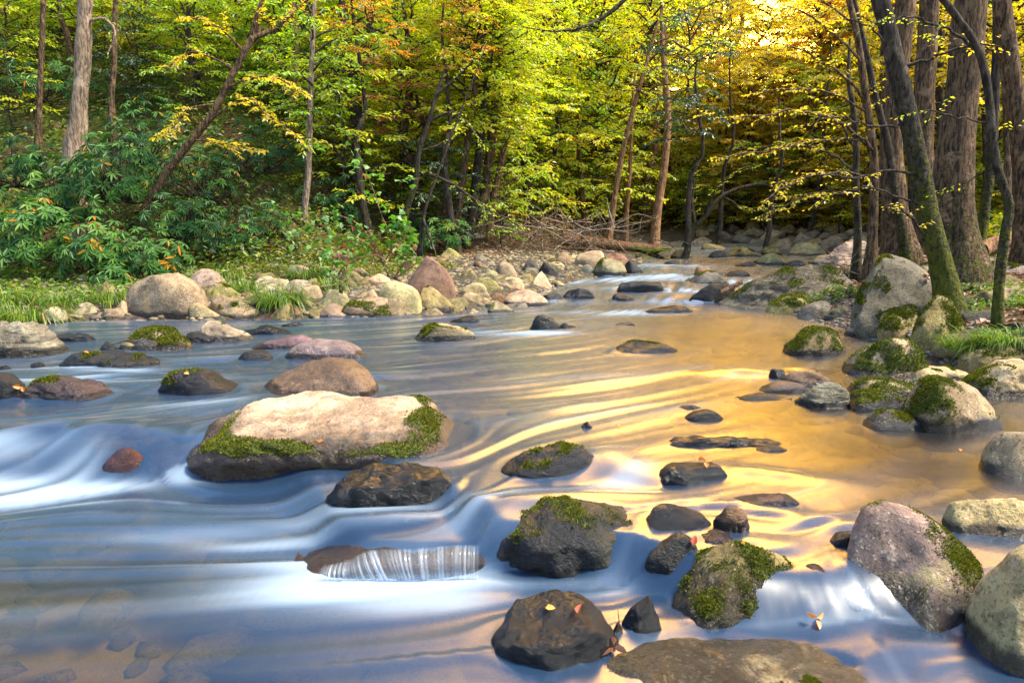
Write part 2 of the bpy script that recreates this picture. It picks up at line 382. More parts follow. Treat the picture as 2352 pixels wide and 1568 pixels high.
def water_material():
    m, t, out = new_mat('stream_water')
    foam = gattr(t, 'foam').outputs['Fac']; lic = gattr(t, 'lic').outputs['Fac']
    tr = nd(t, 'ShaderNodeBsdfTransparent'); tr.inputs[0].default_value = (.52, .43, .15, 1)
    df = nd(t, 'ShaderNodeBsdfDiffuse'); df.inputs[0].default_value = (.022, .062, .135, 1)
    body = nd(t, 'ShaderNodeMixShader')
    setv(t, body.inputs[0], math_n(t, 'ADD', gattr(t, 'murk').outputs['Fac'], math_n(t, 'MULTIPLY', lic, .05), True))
    t.links.new(tr.outputs[0], body.inputs[1]); t.links.new(df.outputs[0], body.inputs[2])
    gl = nd(t, 'ShaderNodeBsdfGlossy'); gl.inputs['Roughness'].default_value = .25; gl.inputs[0].default_value = (1, 1, 1, 1)
    fr = nd(t, 'ShaderNodeFresnel'); fr.inputs['IOR'].default_value = 1.5
    s1 = nd(t, 'ShaderNodeMixShader'); setv(t, s1.inputs[0], math_n(t, 'ADD', math_n(t, 'MULTIPLY', fr.outputs[0], 1.0), .03, True))
    t.links.new(body.outputs[0], s1.inputs[1]); t.links.new(gl.outputs[0], s1.inputs[2])
    fd = nd(t, 'ShaderNodeBsdfDiffuse'); fd.inputs[0].default_value = (.36, .47, .60, 1)
    ft = nd(t, 'ShaderNodeBsdfTranslucent'); ft.inputs[0].default_value = (.34, .46, .60, 1)
    fm = nd(t, 'ShaderNodeMixShader'); fm.inputs[0].default_value = .3; t.links.new(fd.outputs[0], fm.inputs[1]); t.links.new(ft.outputs[0], fm.inputs[2])
    s2 = nd(t, 'ShaderNodeMixShader'); t.links.new(foam, s2.inputs[0]); t.links.new(s1.outputs[0], s2.inputs[1]); t.links.new(fm.outputs[0], s2.inputs[2])
    t.links.new(s2.outputs[0], out.inputs[0])
    return m
M_GROUND, M_WATER = ground_material(), water_material()
# ------------------------------------------------------------------ ground sheet
def build_ground():
    gx = np.concatenate([-np.geomspace(300, 20, 26)[:-1], np.linspace(-20, 24, 250), np.geomspace(24, 300, 26)[1:]])
    gy = np.concatenate([np.linspace(-40, 1.5, 14)[:-1], 1.5 + (np.geomspace(1, 48, 250) - 1), np.geomspace(50, 500, 36)[1:]])
    X, Y = np.meshgrid(gx, gy); Z = ground(X, Y)
    ny, nx = X.shape
    i = (np.arange(ny - 1)[:, None] * nx + np.arange(nx - 1)[None, :])
    f = np.stack([i, i + 1, i + nx + 1, i + nx], -1).reshape(-1, 4)
    l, r = dL(X, Y), dR(X, Y); m = np.maximum(l, r)
    n = pn(np.stack([X * .6, Y * .6, X * 0 + 2], -1).reshape(-1, 3)).reshape(X.shape)
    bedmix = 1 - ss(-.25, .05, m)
    bar = ss(-.3, .1, m) * np.where(l > r, 1 - ss(3.2, 5.0, l + n), 1 - ss(.3, 1.3, r + .5 * n))
    green = np.where(l > r, ss(1.0, 4, l) * np.clip(.55 + (-3 - X) * .1, .25, 1), .25)
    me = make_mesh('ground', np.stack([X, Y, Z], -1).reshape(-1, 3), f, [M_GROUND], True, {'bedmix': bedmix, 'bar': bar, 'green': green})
    link('ground', me, kind='structure')
build_ground()

# ------------------------------------------------------------------ rocks
_ico = {}
def ico(k):
    if k not in _ico:
        bm = bmesh.new(); bmesh.ops.create_icosphere(bm, subdivisions=k, radius=1)
        v = np.array([x.co[:] for x in bm.verts]); f = np.array([[x.index for x in q.verts] for q in bm.faces]); bm.free()
        # turn so that no vertex ring lies along an axis
        R = np.array(Matrix.Rotation(.7, 3, 'Z') @ Matrix.Rotation(.4, 3, 'X')); _ico[k] = (v @ R.T, f)
    return _ico[k]

PROF = dict(D=[.0, .45, .75, .92, 1, .95, .78, .5, .0], L=[.3, .85, 1, .93, .8, .64, .46, .28, .05], R=[.05, .28, .46, .64, .8, .93, 1, .85, .3],
            F=[.2, .75, .92, 1, .98, 1, .95, .8, .25], P=[.0, .25, .55, .85, 1, .75, .5, .28, .05], B=[.5, .9, 1, .98, .95, .97, 1, .9, .5], S=[.1, .5, .7, .85, .9, 1, .9, .6, .1])
TINT = dict(tan=(.44, .325, .175), buff=(.31, .235, .125), grey=(.20, .17, .13), brown=(.23, .125, .06), dark=(.040, .034, .031), purple=(.15, .09, .085),
            pale=(.38, .30, .20), olive=(.24, .19, .065), black=(.014, .013, .015), pink=(.40, .31, .25))

def rock_mesh(name, W, Dh, H, B, prof, sub=4, e=.75, lean=0.0, tilt=0.0, cuts=5, rough=1.0, seed=0, moss=0.0, mside=None, strata=0.0, under=0.0, plan=2.6):
    r = np.random.default_rng(seed + 11)
    v, f = ico(sub); sx, sy, sz = v.T
    pr = PROF[prof] if isinstance(prof, str) else prof
    h = np.interp(sx, np.linspace(-1, 1, len(pr)), pr)
    h = np.maximum(h, .06)
    fade = np.sqrt(np.clip(1 - np.abs(sx) ** 7, 0, 1))
    rr = np.hypot(sy, sz) + 1e-9; c, s = sy / rr, sz / rr
    cy = np.sign(c) * np.abs(c) ** e; cz = np.sign(s) * np.abs(s) ** e
    dp = (np.clip(1 - np.abs(sx) ** plan, 0, 1)) ** (1 / (plan - .3)) * Dh
    zt = h * H * fade * np.maximum(cz, 0); zb = B * fade * np.maximum(-cz, 0)
    up = np.clip(zt / max(H, 1e-6), 0, 1)
    x = W * sx; y = dp * cy * (1 - under * (1 - ss(0, .55, up)) * (cy < 0)) + lean * up; z = zt - zb + tilt * np.clip(cy, -1, 1) * up
    p = np.stack([x, y, z], -1); sc = np.array([W, Dh, (H + B) / 2]); ctr = np.array([0, 0, (H - B) / 2])
    q = (p - ctr) / sc; nd_ = q / (np.linalg.norm(q, axis=1)[:, None] + 1e-9); nd_ = nd_ / sc; nd_ /= np.linalg.norm(nd_, axis=1)[:, None]
    for k in range(cuts):
        n = r.normal(size=3) * [.45, 1, .7]; n[2] = abs(n[2]) * .8; n[1] = -abs(n[1]) if k % 3 else n[1]; n /= np.linalg.norm(n)
        pw = n / sc; pw /= np.linalg.norm(pw)
        d = p @ pw; lim = np.quantile(d, r.uniform(.80, .93))
        p = p - np.outer(np.maximum(0, d - lim) * .78, pw)
    L = (W * Dh * (H + B) / 2) ** (1 / 3); o = r.uniform(0, 90, 3)
    disp = .11 * pn(p / L * .9 + o) + .065 * pn(p / L * 2.2 + o) + .034 * pn(p / L * 5 + o)
    if sub >= 4: disp = disp + .016 * pn(p / L * 11 + o) - .05 * ss(.0, .09, .09 - np.abs(pn(p / L * 1.7 + o + 9)))
    if sub >= 5: disp = disp + .009 * pn(p / L * 24 + o)
    p = p + nd_ * (disp * L * rough)[:, None]
    if strata:
        ax = np.array([-.25, -.35, 1.0]); qq = (p @ ax) / L * 4.2 + .7 * pn(p / L * 1.3 + o)
        p = p + nd_ * ((np.abs((qq % 1) - .5) - .25) * strata * .16 * L)[:, None]
    vis = p[:, 2] > 0; xa, xb = p[vis, 0].min(), p[vis, 0].max()
    p[:, 0] = (p[:, 0] - (xa + xb) / 2) * (2 * W / (xb - xa)); p[:, 2] = np.where(vis, p[:, 2] * (H * 1.02 / max(p[:, 2].max(), 1e-3)), p[:, 2])
    low = (p[:, 2] > -.05 * H) & (p[:, 2] < .5 * H); ya = p[low, 1].min() if low.any() else -Dh
    p[:, 1] = np.where(p[:, 1] < 0, p[:, 1] * min(2.0, Dh / max(1e-3, -ya)), p[:, 1])
    me = make_mesh(name, p, f, [M_ROCK])
    n = np.zeros(len(p) * 3, np.float32); me.vertices.foreach_get('normal', n); n = n.reshape(-1, 3)
    mk = moss * 1.15 - .62 + .42 * n[:, 2] + .5 * fbm(p / L * 1.8 + o, 3)
    if mside == 'L': mk = mk + .5 * ss(.1, -.5, x / W) - .3
    if mside == 'R': mk = mk + .5 * ss(-.1, .5, x / W) - .3
    if mside == 'rim': mk = mk + .75 * np.exp(-((up - .72) / .14) ** 2) * (cy < .1) - .8 * ss(.86, .95, up) - .4 * ss(.6, .4, up) - .70 + 1.15 * pn(p / L * 2.1 + 5) + .35 * ss(-.1, .7, x / W)
    if mside == 'front': mk = mk + .45 * (cy < -.2) - .25 * ss(.8, 1, up)
    mk = np.clip(mk, 0, 1) * ss(.02, .10, p[:, 2]) if moss > 0 else np.zeros(len(p))
    at = me.attributes.new('moss', 'FLOAT', 'POINT'); at.data.foreach_set('value', mk.astype(np.float32))
    return me, p, f, n, mk

ALLR = []
ROCKS = []          # (x, y, half width, half depth, top above water)
def moss_part(rock, p, f, n, mk, amount, size, seed=0):
    r = np.random.default_rng(seed)
    tri = p[f]; ar = np.linalg.norm(np.cross(tri[:, 1] - tri[:, 0], tri[:, 2] - tri[:, 0]), axis=1) * np.clip(mk[f].mean(1) * 1.9 - .35, 0, 1) ** 1.5
    if ar.sum() < 1e-6: return
    k = int(amount); idx = r.choice(len(f), k, p=ar / ar.sum())
    b = r.dirichlet((1, 1, 1), k); pos = (tri[idx] * b[:, :, None]).sum(1); nn = n[f[idx, 0]]
    d = nn + r.normal(size=(k, 3)) * .65 + [0, 0, .15]; d /= np.linalg.norm(d, axis=1)[:, None]
    s = np.cross(d, r.normal(size=(k, 3))); s /= np.linalg.norm(s, axis=1)[:, None] + 1e-9
    ln = size * r.uniform(.5, 1.4, k)[:, None]; wd = ln * r.uniform(.28, .5, k)[:, None]
    a = pos - s * wd - nn * size * .2; c = pos + s * wd - nn * size * .2; tip = pos + d * ln
    v = np.stack([a, c, tip], 1).reshape(-1, 3); ff = np.arange(3 * k).reshape(-1, 3)
    rn = np.repeat(np.clip(r.normal(.45, .22, k), 0, 1), 3)
    link('moss', make_mesh('moss', v, ff, [M_MOSS], False, {'rnd': rn}), rock, kind='stuff')

def rock(name, x0, yt, x1, yb, prof, tint, moss, wet, ratio, label, cat=None, group=None, sub=None, lichen=None, top=None, kb=.55, tufts=None, bury=None, z=None, flow=True, soak=None, **kw):
    cx = (x0 + x1) / 2
    F = hit(cx, yb) if z is None else at_z(cx, yb, z)
    Dh = .3
    for _ in range(4):
        yc = F[1] + Dh * .93
        dep = yc * math.cos(PITCH) + (CAM_H - F[2]) * math.sin(PITCH)
        W = (x1 - x0) / 2 / FPX * dep; Dh = W * ratio
    a, b = at_y(cx, yt, yc), at_y(cx, yt, yc + Dh * kb)
    H = max(b[2] - F[2] if prof in ('F', 'B', 'S') or kb != .55 else a[2] * .5 + b[2] * .5 - F[2], W * .10)
    if top: H = top
    x = cx; X = at_y(cx, yb, yc)[0]
    B = bury if bury else max(.12, min(.45, .5 * W))
    if sub is None:
        px = (x1 - x0); sub = 6 if px > 450 else 5 if px > 190 else 4 if px > 55 else 3
    seed = int(x0 * 7 + yt * 13)
    me, p, f, n, mk = rock_mesh(name, W, Dh, H, B, prof, sub=sub, seed=seed, moss=moss, **kw)
    o = link(name, me, None, (X, yc, F[2]), label, cat or name.split('_')[-1], group)
    tc = TINT[tint] if isinstance(tint, str) else tint
    j = np.random.default_rng(seed).uniform(.9, 1.12, 3) * np.random.default_rng(seed + 1).uniform(.88, 1.15)
    o['tint'] = [float(q * w_) for q, w_ in zip(tc, j)]
    o['wet'] = float(wet); o['lichen'] = float(lichen if lichen is not None else (.0 if wet > .4 else .7)); o['strata'] = float(1 if kw.get('strata') else 0)
    inw = max(dL(X, F[1]), dR(X, F[1])) < .35
    o['waterline'] = float(wl(X, F[1] - .05)) if inw else -50.0
    o['soak'] = float(soak or max(.07, .28 * min(H, .6)))
    ALLR.append((X, yc, W))
    if flow and inw: ROCKS.append((X, yc, W, Dh, H))
    px = x1 - x0
    if moss > .15 and px > 75:
        k = tufts if tufts else int(min(9000, 9 * px ** 1.15 * moss)) 
        moss_part(o, p, f, n, mk, k, .009 * (dep / 5) ** .75 * 1.5, seed)
    return o

# --- the step of boulders in front
rock('boulder', 430, 898, 1062, 1108, [.45, .72, .88, .96, 1, 1, .98, .90, .60], (.42, .335, .19), .66, 0, .60, 'largest boulder in the stream, flat tan top with a mossy rim and dark undercut front', lichen=.8, top=.44, e=.40, lean=-.02, under=.10, tilt=.06, cuts=0, plan=4.5, rough=.95, mside='rim', tufts=7000, z=-.19, soak=.28)  # raised soak also paints the undercut front's shade into the colour
rock('boulder', 748, 1068, 1092, 1200, [.25, .8, .97, 1, .95, .85, .62, .35, .08], 'black', .0, 1, .55, 'glossy black boulder tucked against the front of the largest boulder', z=-.17, top=.27, rough=1.2)
rock('boulder', 1100, 1147, 1492, 1330, [.22, .5, .78, .97, 1, .9, .8, .68, .3], 'black', .42, .55, .6, 'big rough black boulder at the right end of the small waterfall', z=-.2, rough=1.25, tufts=2500, lichen=.15, lean=.10)
rock('boulder', 1128, 1380, 1420, 1535, [.12, .5, .85, 1, .97, .85, .62, .4, .1], 'black', 0, 1, .8, 'dark wet boulder with a yellow leaf on top, standing alone in the lower pool', rough=1.3)
rock('rock', 1429, 1369, 1518, 1454, 'R', 'black', 0, 1, .6, 'small pointed black rock beside the dark boulder with the yellow leaf')
rock('rock', 1408, 1428, 1430, 1454, 'D', 'brown', 0, 1, .8, 'tiny brown pebble-like rock with a thin twig at its side')
rock('boulder', 1545, 1256, 1865, 1456, [.1, .42, .78, .96, 1, .97, .88, .66, .3], 'olive', .62, .1, .62, 'rounded boulder with yellow-green lichen and moss on top and a black wet foot', lichen=1, tufts=5000, z=-.2, kb=.3, rough=.9, soak=.22, lean=.16)
rock('boulder', 1473, 1224, 1622, 1350, [.2, .6, .85, 1, 1, .95, .85, .6, .2], 'black', .12, .7, .7, 'smooth black egg-shaped boulder with a red leaf on its shoulder', z=-.18, rough=.6)
rock('boulder', 1592, 1220, 1791, 1288, 'L', 'purple', 0, 1, .6, 'low purple-brown wet rock with a water-filled hollow behind the lichen boulder', z=-.06)
rock('rock', 1477, 1157, 1645, 1234, [.3, .8, 1, .98, .93, .85, .7, .5, .2], 'black', 0, .9, .6, 'black rounded rock with blue sheen behind the egg-shaped boulder', z=-.03)
rock('rock', 1638, 1157, 1723, 1227, [.5, .85, 1, .9, .88, .8, .65, .45, .2], 'brown', 0, .35, .7, 'craggy brown knob of rock against the black rounded rock', strata=1, lichen=0)
rock('rock', 1671, 1130, 1834, 1167, 'R', 'purple', 0, .8, .45, 'long smooth purple-brown rock lying just above the golden water', cuts=1, rough=.5)
rock('rock', 1908, 1213, 2027, 1256, 'F', 'purple', 0, .9, .5, 'flat purple-brown rock alone in the golden pool by the mossy pink-topped boulder', cuts=2)
rock('rock', 2020, 1180, 2135, 1208, 'S', 'grey', 0, 1, .5, 'low glistening rock barely above water behind the pink-topped boulder', rough=1.5)
rock('boulder', 1945, 1196, 2305, 1470, [.2, .62, .93, 1, .97, .88, .72, .58, .3], 'pink', .66, .05, .62, 'tall boulder with pink-grey speckled top and a wide patch of bright moss in front', lichen=1, tufts=7000, z=-.2, kb=.2, e=.62, mside='R', rough=.8, soak=.20, lean=.24)
rock('boulder', 2222, 1250, 2560, 1560, [.2, .6, .9, 1, 1, 1, .9, .7, .3], 'tan', .12, .15, .7, 'tan boulder cut off by the right edge, brown algae on its wet foot', lichen=.8, z=-.2, kb=.2, rough=.6)
rock('boulder', 1400, 1538, 2022, 1690, [.1, .42, .72, .9, .98, 1, .96, .8, .3], 'buff', .5, .25, .6, 'low broad boulder at the very bottom with speckled tan back and moss streak', lichen=1, kb=.2, mside='R', tufts=3500, rough=.6, z=-.2)
rock('rock', 1838, 1296, 1948, 1372, 'L', 'purple', 0, 1, .9, 'purple ledge under the narrow chute between lichen boulder and pink-topped boulder', z=-.1)
rock('boulder', 1152, 1017, 1380, 1101, [.3, .72, .95, 1, .97, .88, .72, .5, .15], 'black', .42, .55, .7, 'black rounded rock with a green moss cap in mid stream, right of the largest boulder', tufts=2200, rough=1.2)
rock('rock', 1520, 1057, 1668, 1104, 'F', 'black', .1, .9, .6, 'black low rock carrying orange leaves between blue and golden water', rough=1.4)
rock('rock', 1532, 1000, 1792, 1026, [.1, .35, .7, .6, .95, 1, .95, .85, .3], 'black', 0, .9, .22, 'long thin black rock like a floating log in the golden water', rough=1.3, strata=1)
rock('rock', 1737, 1021, 1808, 1037, 'D', 'purple', 0, .9, .5, 'small purple hump just in front of the long thin black rock', cuts=1)
rock('rock', 1573, 938, 1661, 966, 'D', 'black', 0, 1, .55, 'small glossy black dome in the golden streaks', cuts=1, rough=.6)
rock('rock', 1560, 929, 1612, 942, 'S', 'black', 0, 1, .5, 'sliver of black rock just behind the glossy black dome')
rock('rock', 1335, 966, 1361, 984, 'P', 'brown', 0, .6, .6, 'tiny pointed rock with a lit tan tip alone in the blue water')
# --- right-hand water's edge
rock('boulder', 2263, 990, 2440, 1106, [.3, .8, 1, 1, .98, .95, .9, .7, .3], 'buff', .05, 0, .8, 'rounded pale buff boulder by the right edge with a dark crack pattern', rough=.5, kb=.3)
rock('boulder', 2174, 1138, 2440, 1240, 'L', 'tan', 0, 0, .38, 'long pale tan boulder stretching to the right edge above the pink-topped one', kb=.3)
rock('boulder', 2074, 861, 2290, 995, [.35, .8, 1, .98, .92, .84, .74, .6, .3], 'buff', .62, 0, .75, 'biggest moss-streaked round boulder at the right water edge', lichen=.8, tufts=4500, mside='L', rough=.6, kb=.3)
rock('rock', 1984, 940, 2150, 993, [.25, .75, 1, .95, .85, .68, .5, .3, .1], 'dark', .40, .2, .6, 'dark rock with green moss specks at the foot of the biggest round boulder', tufts=1500, lichen=.4)
rock('rock', 1941, 893, 2082, 946, [.1, .4, .62, .8, .95, 1, .97, .85, .4], 'dark', .70, .2, .6, 'mossy black wedge left of the biggest round boulder', tufts=1800)
rock('rock', 1950, 860, 2112, 912, 'F', 'olive', .72, 0, .6, 'flat moss-covered rock behind the mossy black wedge', tufts=2000)
rock('rock', 1832, 876, 1947, 938, [.2, .5, .62, .75, .95, 1, .98, .9, .45], 'grey', 0, 0, .6, 'bare angular grey rock with sharp ridge at the edge of the golden water', strata=1, lichen=.3)
rock('rock', 1797, 847, 1916, 889, [.25, .8, 1, .97, .85, .7, .5, .3, .1], 'brown', .05, .55, .6, 'dark brown humped rock behind the bare angular grey one', lichen=.1)
rock('rock', 1768, 846, 1806, 872, 'B', 'black', 0, .9, .8, 'small black knob touching the dark brown humped rock')
rock('rock', 1743, 875, 1862, 903, 'D', 'purple', 0, .6, .5, 'smooth purple-grey oval rock in front of the small black knob', cuts=0, rough=.5)
rock('rock', 1690, 900, 1818, 920, 'S', 'black', 0, .9, .4, 'thin black sliver of rock in front of the purple-grey oval', rough=1.4)
rock('boulder', 1798, 750, 1942, 818, [.1, .42, .72, .9, 1, 1, .95, .8, .35], 'olive', .85, .1, .7, 'dome of green moss on a rock alone in the calm golden water', tufts=3500)
rock('boulder', 1940, 770, 2117, 869, [.15, .45, .7, .92, 1, .95, .84, .66, .25], 'tan', .58, 0, .7, 'tan-topped rock with a green mossy front beside the pebble shore', lichen=.8, tufts=3000, mside='front', kb=.3)
rock('rock', 1938, 744, 2004, 775, 'F', 'buff', .2, 0, .6, 'small buff rock behind the moss dome at the shore')
rock('rock', 2035, 838, 2235, 880, 'F', 'tan', .2, 0, .6, 'flat tan slab lying between two mossy rocks on the right shore', lichen=.6)
rock('boulder', 2218, 823, 2420, 912, [.2, .6, .85, .97, 1, 1, .95, .9, .6], 'buff', .50, 0, .6, 'speckled buff boulder with moss on its near flank at the right edge', lichen=1, mside='L', tufts=2500)
rock('boulder', 2225, 773, 2460, 836, 'R', 'olive', .62, 0, .5, 'low mossy boulder at the right edge below the ferny grass', tufts=2500)
rock('boulder', 2092, 680, 2224, 798, [.2, .4, .55, .72, .92, 1, .85, .6, .3], 'olive', .72, 0, .6, 'upright wedge-shaped boulder clothed in moss below the leaning tree', lichen=.7, tufts=4000, e=.9)
rock('boulder', 2018, 700, 2118, 774, 'F', 'olive', .7, 0, .7, 'mossy rock with small plants left of the upright wedge boulder', tufts=2500)
rock('boulder', 1959, 588, 2165, 750, [.12, .42, .75, .95, 1, .98, .95, .85, .4], (.135, .11, .085), .42, 0, .55, 'large smooth grey boulder with fallen leaves on its sloping face under the trees', lichen=.3, mside='L', tufts=4000, rough=.6, e=.6, kb=.2, lean=.35)
rock('boulder', 1655, 607, 1965, 706, [.06, .28, .48, .66, .84, .97, 1, .92, .5], (.15, .12, .075), .50, 0, .5, 'long banded boulder sloping up to the right with moss and pale lichen', strata=1, lichen=.6, tufts=3500, kb=.3)
rock('rock', 1583, 650, 1697, 697, 'R', 'dark', .05, .45, .5, 'dark flat slab pointing into the stream at the tip of the banded boulder', strata=1, lichen=.2)
rock('rock', 1764, 672, 1906, 714, 'F', 'olive', .70, 0, .6, 'low moss-topped rock in front of the banded boulder', tufts=2000)
rock('rock', 1835, 691, 1940, 725, 'D', 'grey', .1, .1, .6, 'grey rounded rock at the water right of the low moss-topped one', lichen=.3)
rock('rock', 1895, 700, 1968, 727, 'R', 'dark', .5, .2, .6, 'dark mossy rock wedged against the large smooth grey boulder', tufts=900)
rock('rock', 1971, 586, 2046, 638, 'F', 'olive', .58, 0, .7, 'blocky mossy rock behind the large smooth grey boulder', tufts=1500)
rock('rock', 1940, 612, 1972, 632, 'D', 'olive', .5, 0, .8, 'small round mossy stone between banded boulder and blocky rock')
rock('boulder', 2148, 590, 2230, 640, 'D', 'grey', .2, 0, .8, 'rounded grey boulder behind the leaning tree foot')
rock('boulder', 2228, 600, 2360, 634, 'F', 'grey', .45, 0, .6, 'long grey boulder with mossy underside right of the great trunk', tufts=1200)
rock('boulder', 2232, 575, 2330, 598, 'D', 'grey', .55, 0, .6, 'mossy grey boulder on the rise behind the great trunk')
rock('rock', 2260, 655, 2400, 690, 'F', 'buff', .1, 0, .6, 'pale flat stone among dead leaves by the slim dark tree')
# --- far water
rock('boulder', 1809, 557, 1900, 590, [.1, .5, .85, 1, .97, .88, .7, .45, .1], 'buff', .1, 0, .6, 'tan-grey humped boulder at the far bend of the stream')
rock('rock', 1728, 581, 1803, 609, 'D', 'olive', .35, 0, .6, 'olive mossy dome in far shallow rapids')
rock('rock', 1668, 566, 1752, 592, 'L', 'olive', .3, 0, .6, 'greenish wedge rock in the far calm water')
rock('rock', 1748, 566, 1797, 585, 'F', 'olive', .75, 0, .6, 'low bright mossy rock beside the greenish wedge at the far bend')
rock('rock', 1855, 584, 1935, 609, 'D', 'buff', .1, 0, .6, 'pale round rock at the foot of the far grey slab')
rock('rock', 1800, 597, 1850, 612, 'S', 'dark', .2, .3, .6, 'low dark rock between the olive dome and the pale round rock')
rock('rock', 1690, 600, 1745, 612, 'R', 'dark', .2, .5, .6, 'flat wet rock left of the far olive dome')
rock('rock', 1850, 586, 1900, 596, 'F', 'olive', .5, 0, .6, 'thin mossy shelf below the tan-grey humped boulder')
rock('rock', 1625, 575, 1680, 592, 'D', 'dark', .3, .2, .6, 'dark rounded rock left of the greenish wedge')
rock('rock', 1610, 560, 1665, 574, 'F', 'olive', .5, 0, .6, 'stack of flat mossy stones at the far left bend')
rock('boulder', 1885, 550, 2010, 612, [.1, .35, .55, .75, .9, 1, 1, .9, .5], 'pale', .0, 0, .7, 'pale pinkish slanting slab behind the two slim trunks', strata=1, lichen=.3, cuts=7)
rock('rock', 1566, 622, 1680, 655, [.05, .3, .7, 1, .98, .9, .65, .35, .05], 'grey', .35, .6, .7, 'grey wet rock with moss on top in the white rapids', tufts=500)
rock('rock', 1594, 611, 1636, 633, 'B', 'brown', 0, .3, .7, 'brown block peeking over the grey wet rapids rock')
rock('rock', 1665, 620, 1725, 634, 'D', 'dark', 0, .9, .5, 'wet low rock splashed by rapids, to the right of the mossy rapids rock')
rock('rock', 1417, 646, 1524, 671, 'B', 'black', .05, .6, .45, 'long black bar-shaped rock across the white rapids')
rock('rock', 1404, 673, 1458, 691, 'L', 'black', 0, .9, .6, 'small black wet rock below the bar-shaped one')
rock('rock', 1480, 700, 1592, 719, 'S', 'dark', 0, 1, .4, 'submerged dark rock with white water sliding over it')
rock('rock', 1413, 739, 1459, 749, 'S', 'black', 0, .9, .5, 'very small black sliver in the smooth mid-stream water')
rock('rock', 1217, 723, 1288, 758, [.2, .62, .9, 1, .97, .9, .78, .5, .2], 'black', .40, .3, .7, 'black craggy rock with a green right shoulder in mid stream', tufts=700, mside='R')
rock('rock', 1284, 741, 1328, 757, 'L', 'black', 0, .8, .6, 'small black rock touching the craggy one')
rock('rock', 1406, 783, 1556, 813, [.1, .55, .85, 1, .97, .9, .75, .5, .1], 'black', .30, .8, .55, 'low black rock with wet sheen where blue water turns gold', tufts=900)
rock('rock', 952, 743, 1098, 783, [.15, .5, .85, 1, .93, .8, .6, .4, .08], 'buff', .55, .25, .55, 'tan-topped rock with thick moss on its left end alone in mid stream', mside='L', tufts=2200, lichen=.4)
rock('rock', 1034, 724, 1102, 742, 'R', 'black', 0, 1, .5, 'glossy black rock behind the tan-topped mossy one')
# --- left pool
rock('boulder', -60, 735, 150, 819, [.85, .95, 1, .96, .88, .78, .66, .52, .2], (.25, .20, .16), .05, .1, .5, 'grey-brown grooved boulder at the left edge sloping down into the pool', strata=1, lichen=.5, tufts=200)
rock('rock', 112, 764, 218, 786, 'S', 'black', 0, .8, .4, 'thin black rock behind the grooved boulder at the left')
rock('rock', 144, 803, 362, 847, [.2, .7, .9, .9, 1, .98, .92, .85, .3], 'black', .36, .7, .45, 'long black rock with an orange leaf and moss along its back', tufts=1300)
rock('rock', -40, 853, 58, 917, 'F', 'black', 0, .8, .6, 'black rock at the left edge with an orange leaf hanging on its side')
rock('rock', 46, 858, 260, 920, [.1, .5, .85, .98, 1, .97, .85, .62, .2], 'purple', .40, .8, .55, 'wet purple-black rock with a moss stripe, right of the orange-leaf rock', mside='L', tufts=1500, rough=1.2)
rock('rock', 294, 750, 416, 791, 'D', 'olive', .9, 0, .6, 'larger of two moss-covered green rocks in the left pool', tufts=2600)
rock('rock', 337, 769, 441, 803, 'D', 'olive', .95, 0, .6, 'smaller bright green mossy rock in front of the larger mossy one', tufts=2400)
rock('rock', 303, 777, 370, 804, 'D', 'dark', .3, .4, .6, 'dark mottled rock left of the smaller mossy rock')
rock('rock', 229, 783, 272, 805, 'P', 'black', 0, .6, .7, 'small pointed black rock left of the mossy pair')
rock('rock', 270, 786, 312, 803, 'D', 'buff', 0, .4, .7, 'small buff wet pebble between the pointed black rock and the mottled one')
rock('rock', 463, 737, 582, 784, [.75, 1, .92, .8, .6, .5, .42, .3, .08], 'pale', .2, .15, .6, 'angular rock with a pale upright left end in the left pool', lichen=.3, rough=1.2)
rock('rock', 425, 763, 494, 787, 'L', 'black', .1, .6, .6, 'small black rock at the left foot of the pale angular rock')
rock('rock', 557, 745, 672, 768, 'L', 'black', 0, .9, .5, 'dark bluish wet rock right of the pale angular rock')
rock('rock', 643, 740, 696, 752, 'R', 'black', 0, .9, .5, 'small dark shard behind the dark bluish rock')
rock('rock', 580, 768, 730, 802, 'R', (.20, .125, .135), 0, .5, .5, 'flat purple rock with a water film, behind the lichen-marked one', cuts=2, rough=.5)
rock('rock', 658, 779, 840, 824, [.12, .6, .88, 1, .98, .92, .8, .5, .12], (.23, .16, .155), 0, .35, .55, 'flat purple rock with a big tan lichen patch', lichen=1, cuts=2, rough=.5)
rock('rock', 547, 804, 627, 828, 'D', 'black', .05, .7, .6, 'black dome left of the flat purple rock with tan patch')
rock('boulder', 597, 826, 870, 912, [.15, .52, .82, .96, 1, .98, .9, .7, .2], (.27, .17, .095), 0, .6, .6, 'brown rounded boulder with wet bluish flank right behind the largest boulder', lichen=.25, rough=.8)
rock('rock', 361, 846, 547, 907, [.1, .55, .88, .97, .98, 1, .62, .35, .05], 'dark', .52, .9, .6, 'dark wet slab with a mossy left corner in the blue water', mside='L', tufts=1200)
rock('rock', 68, 831, 104, 843, 'S', 'dark', 0, .9, .5, 'tiny dark rock in the brown water near the left edge')
rock('rock', -10, 838, 24, 849, 'S', 'black', 0, .9, .5, 'tiny black rock touching the left edge')
